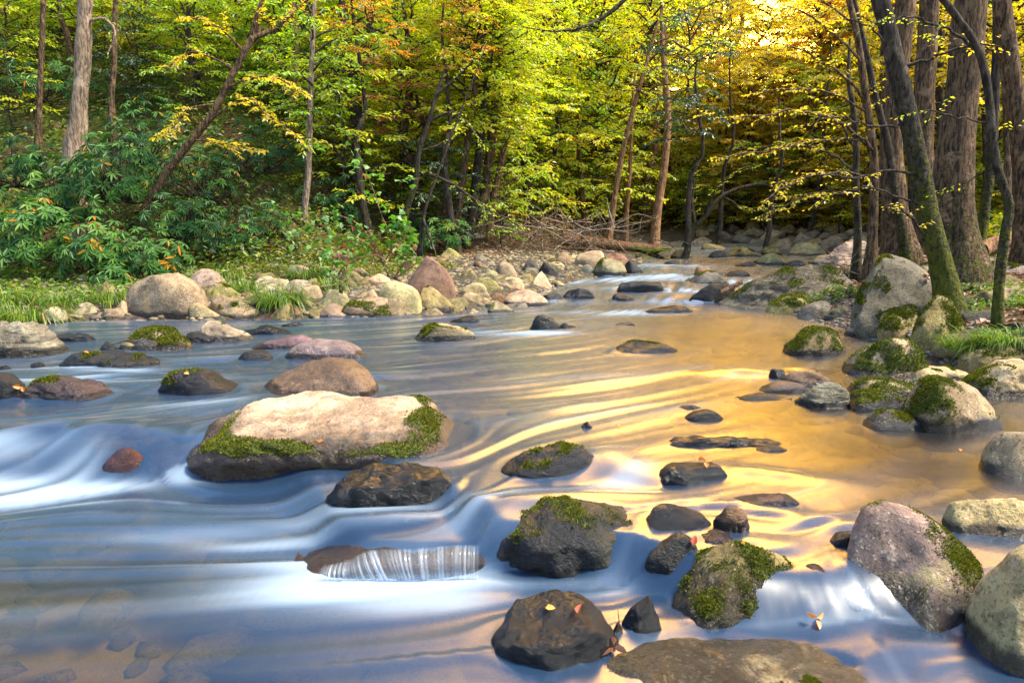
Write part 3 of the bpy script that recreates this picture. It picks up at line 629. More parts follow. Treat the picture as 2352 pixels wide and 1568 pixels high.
# --- left shore, from the left
rock('boulder', 297, 628, 482, 736, [.75, 1, .99, .92, .83, .73, .6, .46, .25], 'buff', .12, 0, .6, 'big tan boulder with straight left face standing at the left shore', lichen=.8, kb=.2, rough=1.0, tufts=300, e=.5, cuts=3)
rock('boulder', 413, 618, 527, 668, 'D', (.29, .18, .14), .05, 0, .7, 'rounded purple-brown boulder behind the big tan one', lichen=.8, rough=.6)
rock('rock', 474, 676, 610, 733, [.3, .8, 1, .93, .82, .7, .55, .38, .1], 'buff', .25, .05, .6, 'buff rock sloping right with dark wet foot, beside the big tan boulder', lichen=.8)
rock('rock', 437, 694, 513, 735, [.35, 1, .95, .75, .55, .42, .3, .18, .05], 'buff', .1, .1, .6, 'small buff rock leaning on the right foot of the big tan boulder')
rock('rock', 473, 650, 562, 691, 'L', 'olive', .25, 0, .7, 'olive-tan rock behind the buff sloping rock')
rock('rock', 231, 707, 290, 735, 'D', 'buff', 0, 0, .7, 'rounded buff stone left of the big tan boulder')
rock('rock', 264, 690, 300, 722, 'D', 'tan', .1, 0, .8, 'tan stone wedged against the left face of the big tan boulder')
rock('rock', 170, 693, 232, 722, 'P', 'pale', 0, 0, .7, 'pale pointed stone on the shore below the leafy bank')
rock('rock', 84, 703, 157, 745, 'F', 'pale', .1, .0, .7, 'pale block at the shore behind the grass tuft')
rock('rock', 205, 722, 240, 736, 'F', 'purple', 0, .2, .7, 'flat reddish stone at the waterline left of the rounded buff stone')
rock('boulder', 135, 606, 213, 640, 'F', 'olive', .65, 0, .7, 'moss-covered boulder under the rhododendron at left', tufts=900)
rock('rock', 172, 630, 206, 646, 'D', 'grey', .2, 0, .7, 'small grey stone below the moss-covered boulder')
rock('rock', 214, 644, 268, 684, 'R', 'olive', .7, 0, .7, 'mossy brown rock in the green bank left of the big tan boulder')
rock('rock', 581, 634, 672, 668, 'F', 'pale', .1, 0, .6, 'pale mottled block behind the big grass tuft', lichen=.9, cuts=7)
rock('rock', 650, 642, 722, 672, 'F', 'pale', .1, 0, .6, 'pale angular block right of the pale mottled one', cuts=7)
rock('rock', 722, 664, 803, 710, [.2, .4, .62, .8, .95, 1, 1, .9, .5], 'buff', .2, 0, .6, 'buff slanted block right of the grass tuft', lichen=.6, cuts=7)
rock('rock', 640, 702, 714, 728, 'P', 'brown', .1, .1, .7, 'brown low peaked stone at the waterline in the middle of the bar')
rock('rock', 730, 698, 808, 733, 'D', (.30, .19, .12), 0, .2, .7, 'brown-purple dome at the waterline below the buff slanted block', lichen=.4)
rock('boulder', 777, 683, 912, 731, [.2, .6, .8, .92, 1, 1, .97, .85, .35], 'buff', .35, .1, .6, 'long buff boulder with dark mossy front at the waterline', lichen=.5, tufts=900, mside='front', rough=.6)
rock('boulder', 864, 645, 972, 714, [.3, .8, 1, 1, .95, .88, .8, .66, .3], 'tan', .1, 0, .7, 'pale tan rounded boulder below the big brown boulder', lichen=.6, rough=.5)
rock('boulder', 960, 657, 1044, 716, [.5, .9, 1, .95, .8, .62, .48, .35, .15], 'olive', .2, 0, .7, 'yellowish tan boulder sloping right at the foot of the big brown boulder', lichen=.7, rough=.6)
rock('boulder', 925, 590, 1047, 698, [.35, .62, .85, 1, .97, .93, .92, .85, .45], (.26, .155, .09), .0, 0, .6, 'big brown boulder with a dark right side, tallest on the stony bar', lichen=.25, cuts=8, rough=.7, e=.62)
rock('rock', 904, 688, 932, 716, 'D', 'buff', 0, 0, .8, 'small buff stone in the gap between the long buff boulder and the pale tan one')
rock('rock', 1040, 688, 1071, 709, 'B', 'black', 0, .8, .7, 'small black wet stone at the right foot of the yellowish boulder')
rock('rock', 1052, 650, 1126, 682, 'D', 'tan', .1, 0, .6, 'tan dome on the bar to the right of the big brown boulder')
rock('rock', 1054, 670, 1130, 695, 'L', 'buff', 0, .05, .6, 'buff wedge at the waterline in front of the tan dome')
rock('boulder', 1157, 665, 1262, 702, [.35, .92, 1, .97, .88, .75, .6, .42, .15], 'tan', .05, .1, .5, 'smooth tan boulder lying in the water off the end of the bar', rough=.5, cuts=2)
rock('rock', 1120, 694, 1183, 720, [.2, .6, .95, 1, .9, .75, .55, .3, .05], 'buff', .45, 0, .6, 'small mossy-left buff rock in front of the smooth tan boulder', mside='L', tufts=600)
rock('rock', 1217, 623, 1268, 659, 'P', 'tan', .05, 0, .7, 'tan pyramid-shaped rock at the end of the bar')
rock('rock', 1262, 645, 1300, 660, 'L', 'buff', 0, .1, .7, 'buff stone behind the pyramid-shaped rock')
rock('rock', 1232, 673, 1294, 690, 'R', 'black', 0, .9, .5, 'flat black wet rock right of the smooth tan boulder')
rock('rock', 1290, 661, 1368, 686, 'D', 'black', .1, .8, .6, 'black rock pair in the rapids near the end of the bar')
rock('rock', 1134, 600, 1187, 636, [.2, .6, .9, 1, .92, .8, .65, .5, .2], (.34, .22, .15), 0, 0, .7, 'reddish tan rock on the bar below the brush pile', lichen=.6)
rock('rock', 1104, 620, 1153, 643, 'D', 'buff', 0, 0, .7, 'oval buff stone left below the reddish tan rock', cuts=1)
rock('rock', 1083, 636, 1153, 666, 'L', 'olive', .45, 0, .6, 'long olive mossy stone below the oval buff one')
rock('rock', 1142, 636, 1205, 659, 'F', 'tan', 0, 0, .6, 'flat tan stone left of the pyramid-shaped rock')
rock('rock', 1238, 602, 1296, 632, [.3, .9, 1, .95, .85, .7, .55, .4, .1], 'dark', .5, .2, .7, 'dark mossy rock standing in a side rapid below the brush pile', tufts=500)
rock('rock', 1198, 596, 1240, 623, 'P', 'dark', .3, .3, .7, 'dark peaked rock left of the dark mossy one in the side rapid')
rock('boulder', 1315, 575, 1394, 616, [.2, .55, .85, 1, 1, .97, .9, .8, .4], 'tan', .1, 0, .7, 'large pale rounded boulder at the head of the rapids', lichen=.7, rough=.6)
rock('boulder', 1364, 593, 1440, 634, [.25, .7, .92, 1, 1, .97, .88, .7, .3], 'buff', .4, .1, .7, 'round buff boulder with mossy left side standing in the rapids', mside='L', tufts=500, rough=.6)
rock('rock', 1385, 579, 1442, 600, 'F', 'brown', .1, 0, .7, 'brown boulder behind the round buff rapids boulder')
rock('rock', 1275, 579, 1313, 604, 'D', 'buff', .1, .1, .7, 'buff rock left of the large pale rounded boulder')
rock('rock', 1329, 607, 1366, 626, 'D', 'grey', 0, .2, .7, 'grey smooth stone in the gap before the two rapids boulders', cuts=0)
rock('rock', 1432, 598, 1478, 626, 'L', 'dark', .1, .5, .6, 'dark jagged rock right of the round buff boulder')
rock('rock', 1456, 582, 1511, 600, 'L', 'olive', .9, 0, .6, 'low green mossy rock on the far shore of the rapids')
rock('rock', 1540, 571, 1590, 594, 'D', 'olive', .3, 0, .7, 'olive rock at the end of the far shore below the arching tree')
rock('rock', 1525, 598, 1560, 607, 'S', 'black', 0, .8, .5, 'small black rock in the far rapids')
rock('rock', 840, 628, 900, 655, 'F', 'tan', .15, 0, .6, 'tan stone under the leafy sapling branches')
rock('rock', 780, 620, 850, 652, 'L', 'buff', .1, 0, .6, 'buff stone half hidden by the leafy sapling')
rock('rock', 748, 612, 790, 640, 'R', (.33, .22, .2), .0, 0, .6, 'pinkish slanted stone on the bar left of the sapling', lichen=.5)
rock('rock', 660, 608, 712, 632, 'F', 'pale', .1, 0, .6, 'pale stone in the yellow grass behind the bar')
rock('rock', 600, 604, 655, 622, 'D', 'grey', .2, 0, .6, 'grey stone at the grassy edge behind the bar')
rock('rock', 1055, 618, 1098, 640, 'D', 'olive', .2, 0, .7, 'olive round stone right of the big brown boulder top')
rock('rock', 1010, 570, 1062, 592, 'L', 'olive', .5, 0, .6, 'mossy stone below the thicket behind the big brown boulder')
rock('rock', 690, 655, 742, 685, 'D', 'buff', .05, 0, .7, 'buff rounded stone right behind the large grass tuft')
rock('rock', 838, 664, 872, 690, 'P', 'tan', .05, 0, .7, 'tan pointed stone left of the pale tan rounded boulder')
# --- stones under the sliding water
for a in [(205, 965, 345, 1085, 'R', (.34, .08, .06), 'reddish sunken rock seen through the water sliding down at the left'), (80, 980, 215, 1035, 'D', (.10, .06, .06), 'brown sunken ledge under the small left fall'),
          (1990, 1508, 2110, 1560, 'D', (.45, .30, .26), 'pinkish sunken stone in front of the tan boulder at the right edge'), (2150, 1520, 2290, 1580, 'D', (.24, .11, .09), 'reddish sunken stone near the lower right corner'),
          (690, 1228, 1150, 1332, [.05, .35, .65, .88, 1, 1, .97, .95, .7], (.085, .050, .062), 'purple-brown ledge that the small waterfall pours over')]:
    o = rock('sunken_rock', a[0], a[1] + 12, a[2], a[3], a[4], a[5], 0, 1, .6, a[6], cat='rock', flow=False, lichen=0, rough=.4, cuts=1, top=.10 if a[1] == 1228 else None, z=-.2 if a[3] > 1085 else None)
    o.location.z -= 0 if a[1] == 1228 else .15 if a[1] == 965 else .05

# --- cobbles: many alike, shared shapes
def rock_variants(tag_, n, sub, **kw):
    out = []
    for k in range(n):
        r = np.random.default_rng(900 + k)
        pr = [.1] + list(np.clip(np.array([.55, .85, 1, 1, .95, .8, .5]) + r.normal(0, .12, 7), .1, 1.1)) + [.1]
        out.append(rock_mesh(tag_, 1, r.uniform(.6, .85), r.uniform(.5, .85), .4, pr, sub=sub, seed=500 + k, cuts=9, e=.62, **kw)[0])
    return out
COB = rock_variants('cobble', 12, 3, moss=.42)
CRAG = rock_variants('riprap_stone', 8, 3, moss=.12, strata=1)
def place_cobble(me, name, x, y, size, label, cat, group, tints, rz=None):
    o = link(name, me, None, (x, y, float(ground(x, y)) - size * .12), label, cat, group)
    o.scale = (size, size * random.uniform(.8, 1.1), size * random.uniform(.7, 1.1)); o.rotation_euler = (random.uniform(-.25, .25), random.uniform(-.25, .25), random.uniform(0, 6.28) if rz is None else rz)
    tc = TINT[random.choice(tints)]; k = random.uniform(.75, 1.15)
    o['tint'] = [c * k for c in tc]; o['wet'] = 0.0; o['lichen'] = random.uniform(.2, .9); o['strata'] = 0.0; o['waterline'] = -50.0; o['soak'] = .1
    return o
pts = []
tries = 0
while len(pts) < 85 and tries < 6000:
    tries += 1
    px, py = random.uniform(420, 1320), random.uniform(592, 725)
    p = hit(px, py); l = float(dL(p[0], p[1]))
    if not (-.15 < l < 5.2): continue
    s = random.uniform(.12, .30) * (1 if random.random() < .75 else 1.5)
    if any((p[0] - q[0]) ** 2 + (p[1] - q[1]) ** 2 < (.8 * (s + q[2])) ** 2 for q in pts): continue
    pts.append((p[0], p[1], s))
    place_cobble(random.choice(COB), 'cobble', p[0], p[1], s, 'rounded tan or buff cobble among the many alike on the stony bar', 'cobble', 'cobbles on the stony bar', ['tan', 'buff', 'buff', 'grey', 'grey', 'brown', 'olive', 'olive'])
pts = []
tries = 0
while len(pts) < 48 and tries < 4000:
    tries += 1
    px, py = random.uniform(1590, 1990), random.uniform(524, 566)
    p = hit(px, py); r_ = float(dR(p[0], p[1])); l = float(dL(p[0], p[1]))
    if max(l, r_) < -.2 or p[1] > 75: continue
    s = random.uniform(.35, .75)
    if any((p[0] - q[0]) ** 2 + (p[1] - q[1]) ** 2 < (.75 * (s + q[2])) ** 2 for q in pts): continue
    pts.append((p[0], p[1], s))
    place_cobble(random.choice(CRAG), 'riprap_stone', p[0], p[1], s, 'angular grey stone among many alike lining the far bank', 'stone', 'riprap stones of the far bank', ['grey', 'grey', 'pale', 'buff'])
pts = []
for k in range(14):
    px, py = random.uniform(1990, 2350), random.uniform(560, 720); p = hit(px, py)
    if float(dR(p[0], p[1])) < .4: continue
    place_cobble(random.choice(COB), 'cobble', p[0], p[1], random.uniform(.12, .3), 'half-buried stone among several on the leafy right bank', 'stone', 'stones in the leafy right bank', ['grey', 'buff', 'olive'])

pts = []
BIG = rock_variants('mossy_rock', 6, 4, moss=.62)
for k in range(400):
    px, py = random.uniform(1880, 2352), random.uniform(598, 860); p = hit(px, py); q = float(dR(p[0], p[1]))
    if not (-.15 < q < 3.2): continue
    s = random.uniform(.16, .42)
    if any((p[0] - a) ** 2 + (p[1] - b) ** 2 < (.85 * (s + c)) ** 2 for a, b, c in pts) or any((p[0] - a[0]) ** 2 + (p[1] - a[1]) ** 2 < (.75 * (s + a[2])) ** 2 for a in ALLR): continue
    pts.append((p[0], p[1], s))
    place_cobble(random.choice(BIG), 'cobble', p[0], p[1], s, 'mossy stone among several packed along the right bank', 'stone', 'mossy stones packed along the right bank', ['olive', 'brown', 'buff', 'dark'])
    if len(pts) > 26: break
def scatter_stones(name, P, sizes, tint, label, wet=0.0):
    """pebbles nobody would count, one mesh"""
    v0, f0 = ico(1); r = np.random.default_rng(5); n = len(P)
    sc = np.stack([sizes * r.uniform(.8, 1.3, n), sizes * r.uniform(.6, 1, n), sizes * r.uniform(.35, .6, n)], -1)
    a = r.uniform(0, 6.28, n); v = v0[None] * sc[:, None, :]
    v = v * (1 + .25 * r.normal(size=(n, len(v0), 1)) * .5)
    x = v[..., 0] * np.cos(a)[:, None] - v[..., 1] * np.sin(a)[:, None]; y = v[..., 0] * np.sin(a)[:, None] + v[..., 1] * np.cos(a)[:, None]
    v = np.stack([x, y, v[..., 2]], -1) + P[:, None, :]
    f = (f0[None] + (np.arange(n) * len(v0))[:, None, None]).reshape(-1, 3)
    me = make_mesh(name, v.reshape(-1, 3), f, [M_ROCK], True, {'moss': np.zeros(n * len(v0))})
    o = link(name, me, None, None, label, 'pebbles', None, 'stuff')
    o['tint'] = list(tint); o['wet'] = wet; o['lichen'] = .4; o['strata'] = 0.0; o['waterline'] = -50.0; o['soak'] = .1
def bank_points(n, lo, hi, box, side, seed):
    r = np.random.default_rng(seed); x = r.uniform(box[0], box[1], n * 4); y = r.uniform(box[2], box[3], n * 4)
    d = dL(x, y) if side == 'L' else dR(x, y); k = (d > lo) & (d < hi); x, y = x[k][:n], y[k][:n]
    return np.stack([x, y, ground(x, y)], -1), r
P, r = bank_points(3200, -.3, 4.8, (-10, 5, 12, 26), 'L', 1)
scatter_stones('pebbles', P, r.uniform(.03, .10, len(P)), (.25, .20, .125), 'small stones filling the gaps of the bar')
P, r = bank_points(1800, -.2, 1.1, (4.6, 8, 5, 16), 'R', 2)
scatter_stones('pebbles', P, r.uniform(.02, .06, len(P)), (.23, .20, .19), 'flat grey pebbles along the right shore', .3)
def bed_points(n, seed):
    r = np.random.default_rng(seed); x = r.uniform(-5, 5.5, n * 2); y = r.uniform(2, 13, n * 2); d = np.maximum(dL(x, y), dR(x, y)); k = d < -.1; x, y = x[k][:n], y[k][:n]
    return np.stack([x, y, ground(x, y)], -1), r
P, r = bed_points(900, 4)
scatter_stones('bed_stones', P, r.uniform(.08, .22, len(P)), (.26, .22, .045), 'brown stones on the stream bed under the water')
# ------------------------------------------------------------------ the stream
def build_water():
    # surface current: hand-set directions, bent round every rock
    gx = np.arange(-14, 21, .07); gy = np.arange(.8, 50, .09); GX, GY = np.meshgrid(gx, gy)
    hand = np.array([(9.5, 38, -.4, -.9), (6, 27, -.65, -.75), (3, 20.5, -.5, -.87), (2.8, 16, -.35, -.93), (3.5, 12.5, -.5, -.86), (3.8, 8.5, -.55, -.83), (0, 12.5, -.8, -.6), (-5, 11.8, -.97, -.2), (0, 8.5, -.88, -.47), (-4, 8, -.97, -.25),
                     (2.6, 5.5, -.8, -.6), (-.3, 5.2, -.85, -.5), (-3, 5.6, -.75, -.65), (-2, 4, -.97, -.2), (0, 3.2, -.97, -.22), (2, 2.9, -.9, -.4), (-2, 2.5, -.97, .1)])
    wsum = 0; U = 0; V = 0
    for hx, hy, u, v in hand:
        w = 1 / ((GX - hx) ** 2 + (GY - hy) ** 2 + .4) ** 1.5
        wsum = wsum + w; U = U + w * u; V = V + w * v
    U, V = U / wsum, V / wsum
    U0, V0 = U.copy(), V.copy()
    for (cx, cy, W, Dh, H) in ROCKS:
        n = max(1, int(round(W / max(Dh, .05))))
        R = max(min(W, Dh * 1.15), W / n) * .95
        for k in range(n):
            ox = cx + (k - (n - 1) / 2) * (2 * W / n) * .8 if n > 1 else cx
            i0, i1 = np.searchsorted(gx, [ox - 3 * R, ox + 3 * R]); j0, j1 = np.searchsorted(gy, [cy - 3 * R, cy + 3 * R])
            if i1 <= i0 or j1 <= j0: continue
            s = np.s_[j0:j1, i0:i1]; dx, dy = GX[s] - ox, GY[s] - cy; r2 = np.maximum(dx * dx + dy * dy, (R * .9) ** 2)
            ud = (U0[s] * dx + V0[s] * dy) / r2
            U[s] += R * R / r2 * (U0[s] - 2 * ud * dx); V[s] += R * R / r2 * (V0[s] - 2 * ud * dy)
    sp = np.hypot(U, V) + 1e-6; U, V = U / sp, V / sp
    r = np.random.default_rng(8)
    def field(scale):
        q = np.stack([GX / scale, GY / scale, GX * 0 + scale], -1).reshape(-1, 3)
        return pn(q).reshape(GX.shape)
    N1, N2 = field(.13) + .35 * r.normal(size=GX.shape) * 0, field(.42)
    SRC = np.zeros_like(GX)
    def src(px, py, rx, ry, amp, z=0.0, ang=0.0):
        c = hit(px, py); dx, dy = GX - c[0], GY - c[1]; ca, sa = math.cos(ang), math.sin(ang)
        SRC[...] += amp * np.exp(-((dx * ca + dy * sa) / rx) ** 2 - ((-dx * sa + dy * ca) / ry) ** 2)
    for a in [(60, 1018, .45, .10, .9), (215, 1050, .14, .22, .9), (40, 1110, .8, .13, 1.3), (250, 1118, .55, .10, 1.2), (390, 1105, .3, .07, .8), (120, 1145, .6, .10, .7),
              (960, 1345, .42, .13, 1.5), (830, 1330, .2, .10, 1.3), (740, 1290, .12, .14, 1.2), (680, 1262, .22, .12, 1.1), (560, 1235, .34, .08, .8), (1060, 1375, .25, .10, .8), (420, 1232, .25, .06, .3),
              (1445, 1335, .07, .10, .7), (1420, 1355, .10, .05, .7), (1560, 1470, .20, .09, .8), (1640, 1500, .14, .06, .6), (1900, 1430, .09, .10, .6), (1965, 1370, .07, .15, .55), (1900, 1480, .2, .05, .3),
              (1480, 1065, .22, .16, .7), (1440, 1100, .2, .1, .5), (1060, 1150, .35, .14, .55), (900, 1190, .3, .10, .5), (1180, 1120, .3, .07, .4), (880, 885, .1, .12, .6),
              (230, 868, .7, .14, .9), (330, 850, .5, .12, .7), (440, 925, .5, .1, .5), (160, 845, .5, .1, .6), (560, 915, .25, .1, .5), (200, 815, .3, .1, .5), (520, 865, .5, .14, .35),
              (1250, 765, .9, .16, .75), (1420, 715, 1.2, .22, .8), (1560, 690, 1.0, .3, .85), (1480, 662, 1.0, .3, .7), (1620, 668, .8, .3, .9), (1500, 634, 1.2, .4, .9), (1430, 640, .9, .3, .8), (1560, 612, 1.5, .5, .7), (1640, 640, .9, .3, .7), (1300, 640, .7, .3, .55), (1330, 690, .8, .2, .4), (1130, 760, .6, .12, .5),
              (1690, 645, .8, .3, .6), (1480, 720, .8, .2, .5), (1130, 735, .4, .1, .4), (1720, 865, .5, .10, .35), (1800, 865, .3, .08, .3), (1620, 840, .7, .12, .25), (1250, 960, .8, .2, .22), (1450, 930, .8, .2, .25), (1350, 860, 1, .15, .22), (620, 740, .5, .1, .3)]:
        src(*a)
    # water mesh: fine near the viewer, coarse far off
    t = np.linspace(-1, 1, 560); mx = np.sinh(t * 3.1) / np.sinh(3.1) * 16.5 + 2.0
    t = np.linspace(-1, 1, 620); mx = 3.2 * np.sinh(t * 2.35) + 0.5
    my = np.geomspace(1.9, 46, 430)
    X, Y = np.meshgrid(mx, my); ny, nx = X.shape
    m = np.maximum(dL(X, Y), dR(X, Y))
    keep = (m < .35) & (X > -1.0 * Y - 2.5) & (X < .95 * Y + 2) & (Y < 45)
    def look(A, x, y):
        fx = np.clip((x - gx[0]) / .07, 0, len(gx) - 2.001); fy = np.clip((y - gy[0]) / .09, 0, len(gy) - 2.001)
        i, j = fx.astype(int), fy.astype(int); a, b = fx - i, fy - j
        return A[j, i] * (1 - a) * (1 - b) + A[j, i + 1] * a * (1 - b) + A[j + 1, i] * (1 - a) * b + A[j + 1, i + 1] * a * b
    kx, ky = X[keep], Y[keep]
    lic1 = np.zeros(len(kx)); lic2 = np.zeros(len(kx)); foam = np.zeros(len(kx)); wf = 0
    x, y = kx.copy(), ky.copy(); ds = .06
    for k in range(34):                                     # upstream
        w = math.exp(-(k / 22) ** 2)
        lic1 += w * look(N1, x, y); lic2 += w * look(N2, x, y); wgt = math.exp(-k * ds / .36); foam += wgt * look(SRC, x, y); wf += wgt
        u, v = look(U, x, y), look(V, x, y); x = x - u * ds; y = y - v * ds
    x, y = kx.copy(), ky.copy()
    for k in range(1, 20):
        u, v = look(U, x, y), look(V, x, y); x = x + u * ds; y = y + v * ds
        w = math.exp(-(k / 22) ** 2); lic1 += w * look(N1, x, y); lic2 += w * look(N2, x, y)
    lic1 /= lic1.std(); lic2 /= lic2.std(); foam /= wf * .55
    s1 = np.clip(lic1, -2, 2); s2 = np.clip(lic2, -2, 2)
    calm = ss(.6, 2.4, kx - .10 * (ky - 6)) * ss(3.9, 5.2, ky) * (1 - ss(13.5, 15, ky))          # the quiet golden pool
    amp = (1 - .87 * calm) * (1 - .6 * (1 - ss(-2.0, -.5, kx + .5 * (ky - 3.2))) * (1 - ss(3.3, 4.1, ky)))
    z = wl(kx, ky) + amp * (.0055 * s1 + .011 * s2) * np.clip(.6 + ky * .05, .6, 1.6)
    for (px, py, rx, ry, h, ang) in [(270, 1000, .42, .30, .10, .5), (120, 985, .5, .2, .05, .2), (880, 1205, .55, .20, .07, .1), (1400, 1060, .22, .3, .06, 0), (1500, 1110, .3, .15, -.04, 0), (1710, 858, .55, .16, .06, -.1), (1830, 850, .3, .1, .04, 0), (1540, 655, .9, .5, .10, 0), (1530, 615, 1.2, .6, .08, 0), (1450, 665, .8, .3, .06, 0), (1300, 930, .5, .2, .03, .3), (2060, 1490, .5, .2, .06, .1), (1660, 1430, .3, .2, .05, .4), (420, 885, .6, .2, .04, 0), (240, 860, .5, .16, .04, 0), (1250, 1150, .5, .12, .04, .2), (1770, 1090, .4, .12, .03, -.4), (1700, 1240, .3, .1, .02, -.3), (1850, 1190, .5, .10, .03, -.4)]:
        c = hit(px, py); dx, dy = kx - c[0], ky - c[1]; ca, sa = math.cos(ang), math.sin(ang)
        z = z + h * np.exp(-((dx * ca + dy * sa) / rx) ** 2 - ((-dx * sa + dy * ca) / ry) ** 2)
    corner = (1 - ss(-2.0, -.5, kx + .5 * (ky - 3.2))) * (1 - ss(3.3, 4.1, ky))
    foam = np.clip(foam, 0, 1.6); foam = foam * np.clip(1 + .34 * s1 + .2 * s2, .2, 1.7)
    foam = .80 * (1 - np.exp(-1.15 * foam ** 1.9))
    foam = np.clip(foam * (1 - .8 * corner) + .07 * ss(.3, 2, s1 * .5 + s2 * .6) * (1 - calm), 0, .93)
    shal = ss(1.8, 3.2, kx) * ss(7.5, 5.5, ky)
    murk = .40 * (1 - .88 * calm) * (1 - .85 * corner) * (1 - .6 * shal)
    idx = np.full(X.shape, -1); idx[keep] = np.arange(len(kx))
    q = np.stack([idx[:-1, :-1], idx[:-1, 1:], idx[1:, 1:], idx[1:, :-1]], -1).reshape(-1, 4); q = q[(q >= 0).all(1)]
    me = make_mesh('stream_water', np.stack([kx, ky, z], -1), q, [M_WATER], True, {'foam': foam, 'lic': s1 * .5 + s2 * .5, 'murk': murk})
    link('stream_water', me, kind='structure')
build_water()
# ------------------------------------------------------------------ leaves and wood
class Leaves:
    def __init__(s): s.p, s.d, s.n, s.l, s.w, s.r = [], [], [], [], [], []
    def add(s, p, d, n, l, w, r):
        k = len(p)
        s.p.append(p); s.d.append(d); s.n.append(n); s.l.append(np.broadcast_to(l, k)); s.w.append(np.broadcast_to(w, k)); s.r.append(np.broadcast_to(r, k))
    def count(s): return sum(len(q) for q in s.p)
    def arrays(s): return [np.concatenate(q) for q in (s.p, s.d, s.n, s.l, s.w, s.r)]
def norm(a): return a / (np.linalg.norm(a, axis=-1, keepdims=True) + 1e-9)
def leaf_mesh(name, p, d, n, l, w, r, mat, long=False):
    d = norm(d); s = norm(np.cross(d, n)); u = np.cross(s, d); l = l[:, None]; w = w[:, None]; k = len(p)
    if not long:
        v = np.stack([p, p + d * l * .45 + s * w * .5 + u * w * .14, p + d * l - u * l * .10, p + d * l * .45 - s * w * .5 + u * w * .14], 1)
        f = np.arange(4 * k).reshape(-1, 4)
        return make_mesh(name, v.reshape(-1, 3), f, [mat], False, {'rnd': np.repeat(r, 4)})
    v = np.stack([p, p + d * l * .33 + s * w * .5 + u * w * .25, p + d * l * .75 + s * w * .36 + u * w * .12 - u * l * .05, p + d * l - u * l * .12, p + d * l * .75 - s * w * .36 + u * w * .12 - u * l * .05, p + d * l * .33 - s * w * .5 + u * w * .25], 1)
    b = (np.arange(k) * 6)[:, None]
    f = np.concatenate([b + [0, 1, 2, 3], b + [0, 3, 4, 5]])
    return make_mesh(name, v.reshape(-1, 3), f, [mat], False, {'rnd': np.repeat(r, 6)})

def spray_leaves(L, start, dirv, length, r, leafl, spacing, shade=0.0, flat=.35):
    """leaves set alternately along thin twigs, all lying in one loose tier"""
    m = max(2, int(np.max(length) / spacing)); t = (np.arange(m) + .6) * spacing
    T = np.broadcast_to(t, (len(start), m)); ok = (T < length[:, None]).ravel()
    P = (start[:, None, :] + dirv[:, None, :] * T[:, :, None]).reshape(-1, 3)
    P[:, 2] -= (.18 * (T ** 2)).ravel()
    D = np.repeat(dirv, m, 0); sd = np.tile(np.where(np.arange(m) % 2, 1.0, -1.0), len(start))
    side = np.cross(D, [0, 0, 1.0]) * sd[:, None]
    P, D, side = P[ok], D[ok], side[ok]; k = len(P)
    if not k: return
    dd = D * .55 + side * r.uniform(.5, 1.1, (k, 1)) + r.normal(size=(k, 3)) * .22; dd[:, 2] -= r.uniform(.0, .55, k)
    nn = np.array([0, 0, 1.0]) + r.normal(size=(k, 3)) * flat
    ll = leafl * r.uniform(.65, 1.25, k)
    L.add(P, dd, nn, ll, ll * r.uniform(.42, .6, k), np.clip(r.normal(.45 + shade, .20, k), 0, 1))

def twig_tubes(G, start, dirv, length, rad):
    """three-sided tapering twigs, all in one go"""
    k = len(start); s = norm(np.cross(dirv, [0.2, .1, 1.0])); u = np.cross(s, dirv)
    end = start + dirv * length[:, None]; end[:, 2] -= .18 * length ** 2
    a = np.array([0, 2.1, 4.2]); ring = s[:, None, :] * np.cos(a)[None, :, None] + u[:, None, :] * np.sin(a)[None, :, None]
    rad = np.broadcast_to(rad, k)[:, None, None]
    v = np.concatenate([start[:, None] + ring * rad, end[:, None] + ring * rad * .35], 1).reshape(-1, 3)
    b = (np.arange(k) * 6)[:, None]
    f = np.concatenate([b + [0, 1, 4, 3], b + [1, 2, 5, 4], b + [2, 0, 3, 5]])
    G.add((v, f), 0.0)

def limb_foliage(G, L, path, r, leafl, spacing, gap, sub_len, s0=.22, density=1.0, rad=.006, shade=0.0):
    """alternate side twigs with leaves along a limb (path already in place)"""
    seg = np.linalg.norm(np.diff(path, axis=0), axis=1); tot = seg.sum(); cum = np.concatenate([[0], np.cumsum(seg)])
    n = max(1, int(tot * (1 - s0) / gap)); st = tot * s0 + (np.arange(n) + r.uniform(0, 1, n) * .6) * gap
    st = np.concatenate([st, st + gap * .4]); st = np.minimum(st, tot); sd = np.repeat([1.0, -1.0], n)
    P = np.stack([np.interp(st, cum, path[:, k]) for k in range(3)], -1); q = np.minimum(st + .05, tot); q0 = np.maximum(q - .1, 0)
    T = norm(np.stack([np.interp(q, cum, path[:, k]) - np.interp(q0, cum, path[:, k]) for k in range(3)], -1))
    side = norm(np.cross(T, [0, 0, 1.0])) * sd[:, None]
    D = norm(T * r.uniform(.4, .9, (2 * n, 1)) + side * r.uniform(.6, 1.0, (2 * n, 1)) + r.normal(size=(2 * n, 3)) * [.12, .12, .14])
    ln = sub_len * r.uniform(.5, 1.2, 2 * n) * (1.15 - .65 * st / tot)
    twig_tubes(G, P, D, ln, rad)
    k = r.uniform(size=2 * n) < density
    if k.any(): spray_leaves(L, P[k], D[k], ln[k], r, leafl, spacing, shade)
    # leaves on the last stretch of the limb itself
    e = path[-1] - path[-2]; spray_leaves(L, path[-1:] - norm(e)[None] * .3, norm(e)[None], np.array([.45]), r, leafl, spacing * .8, shade)

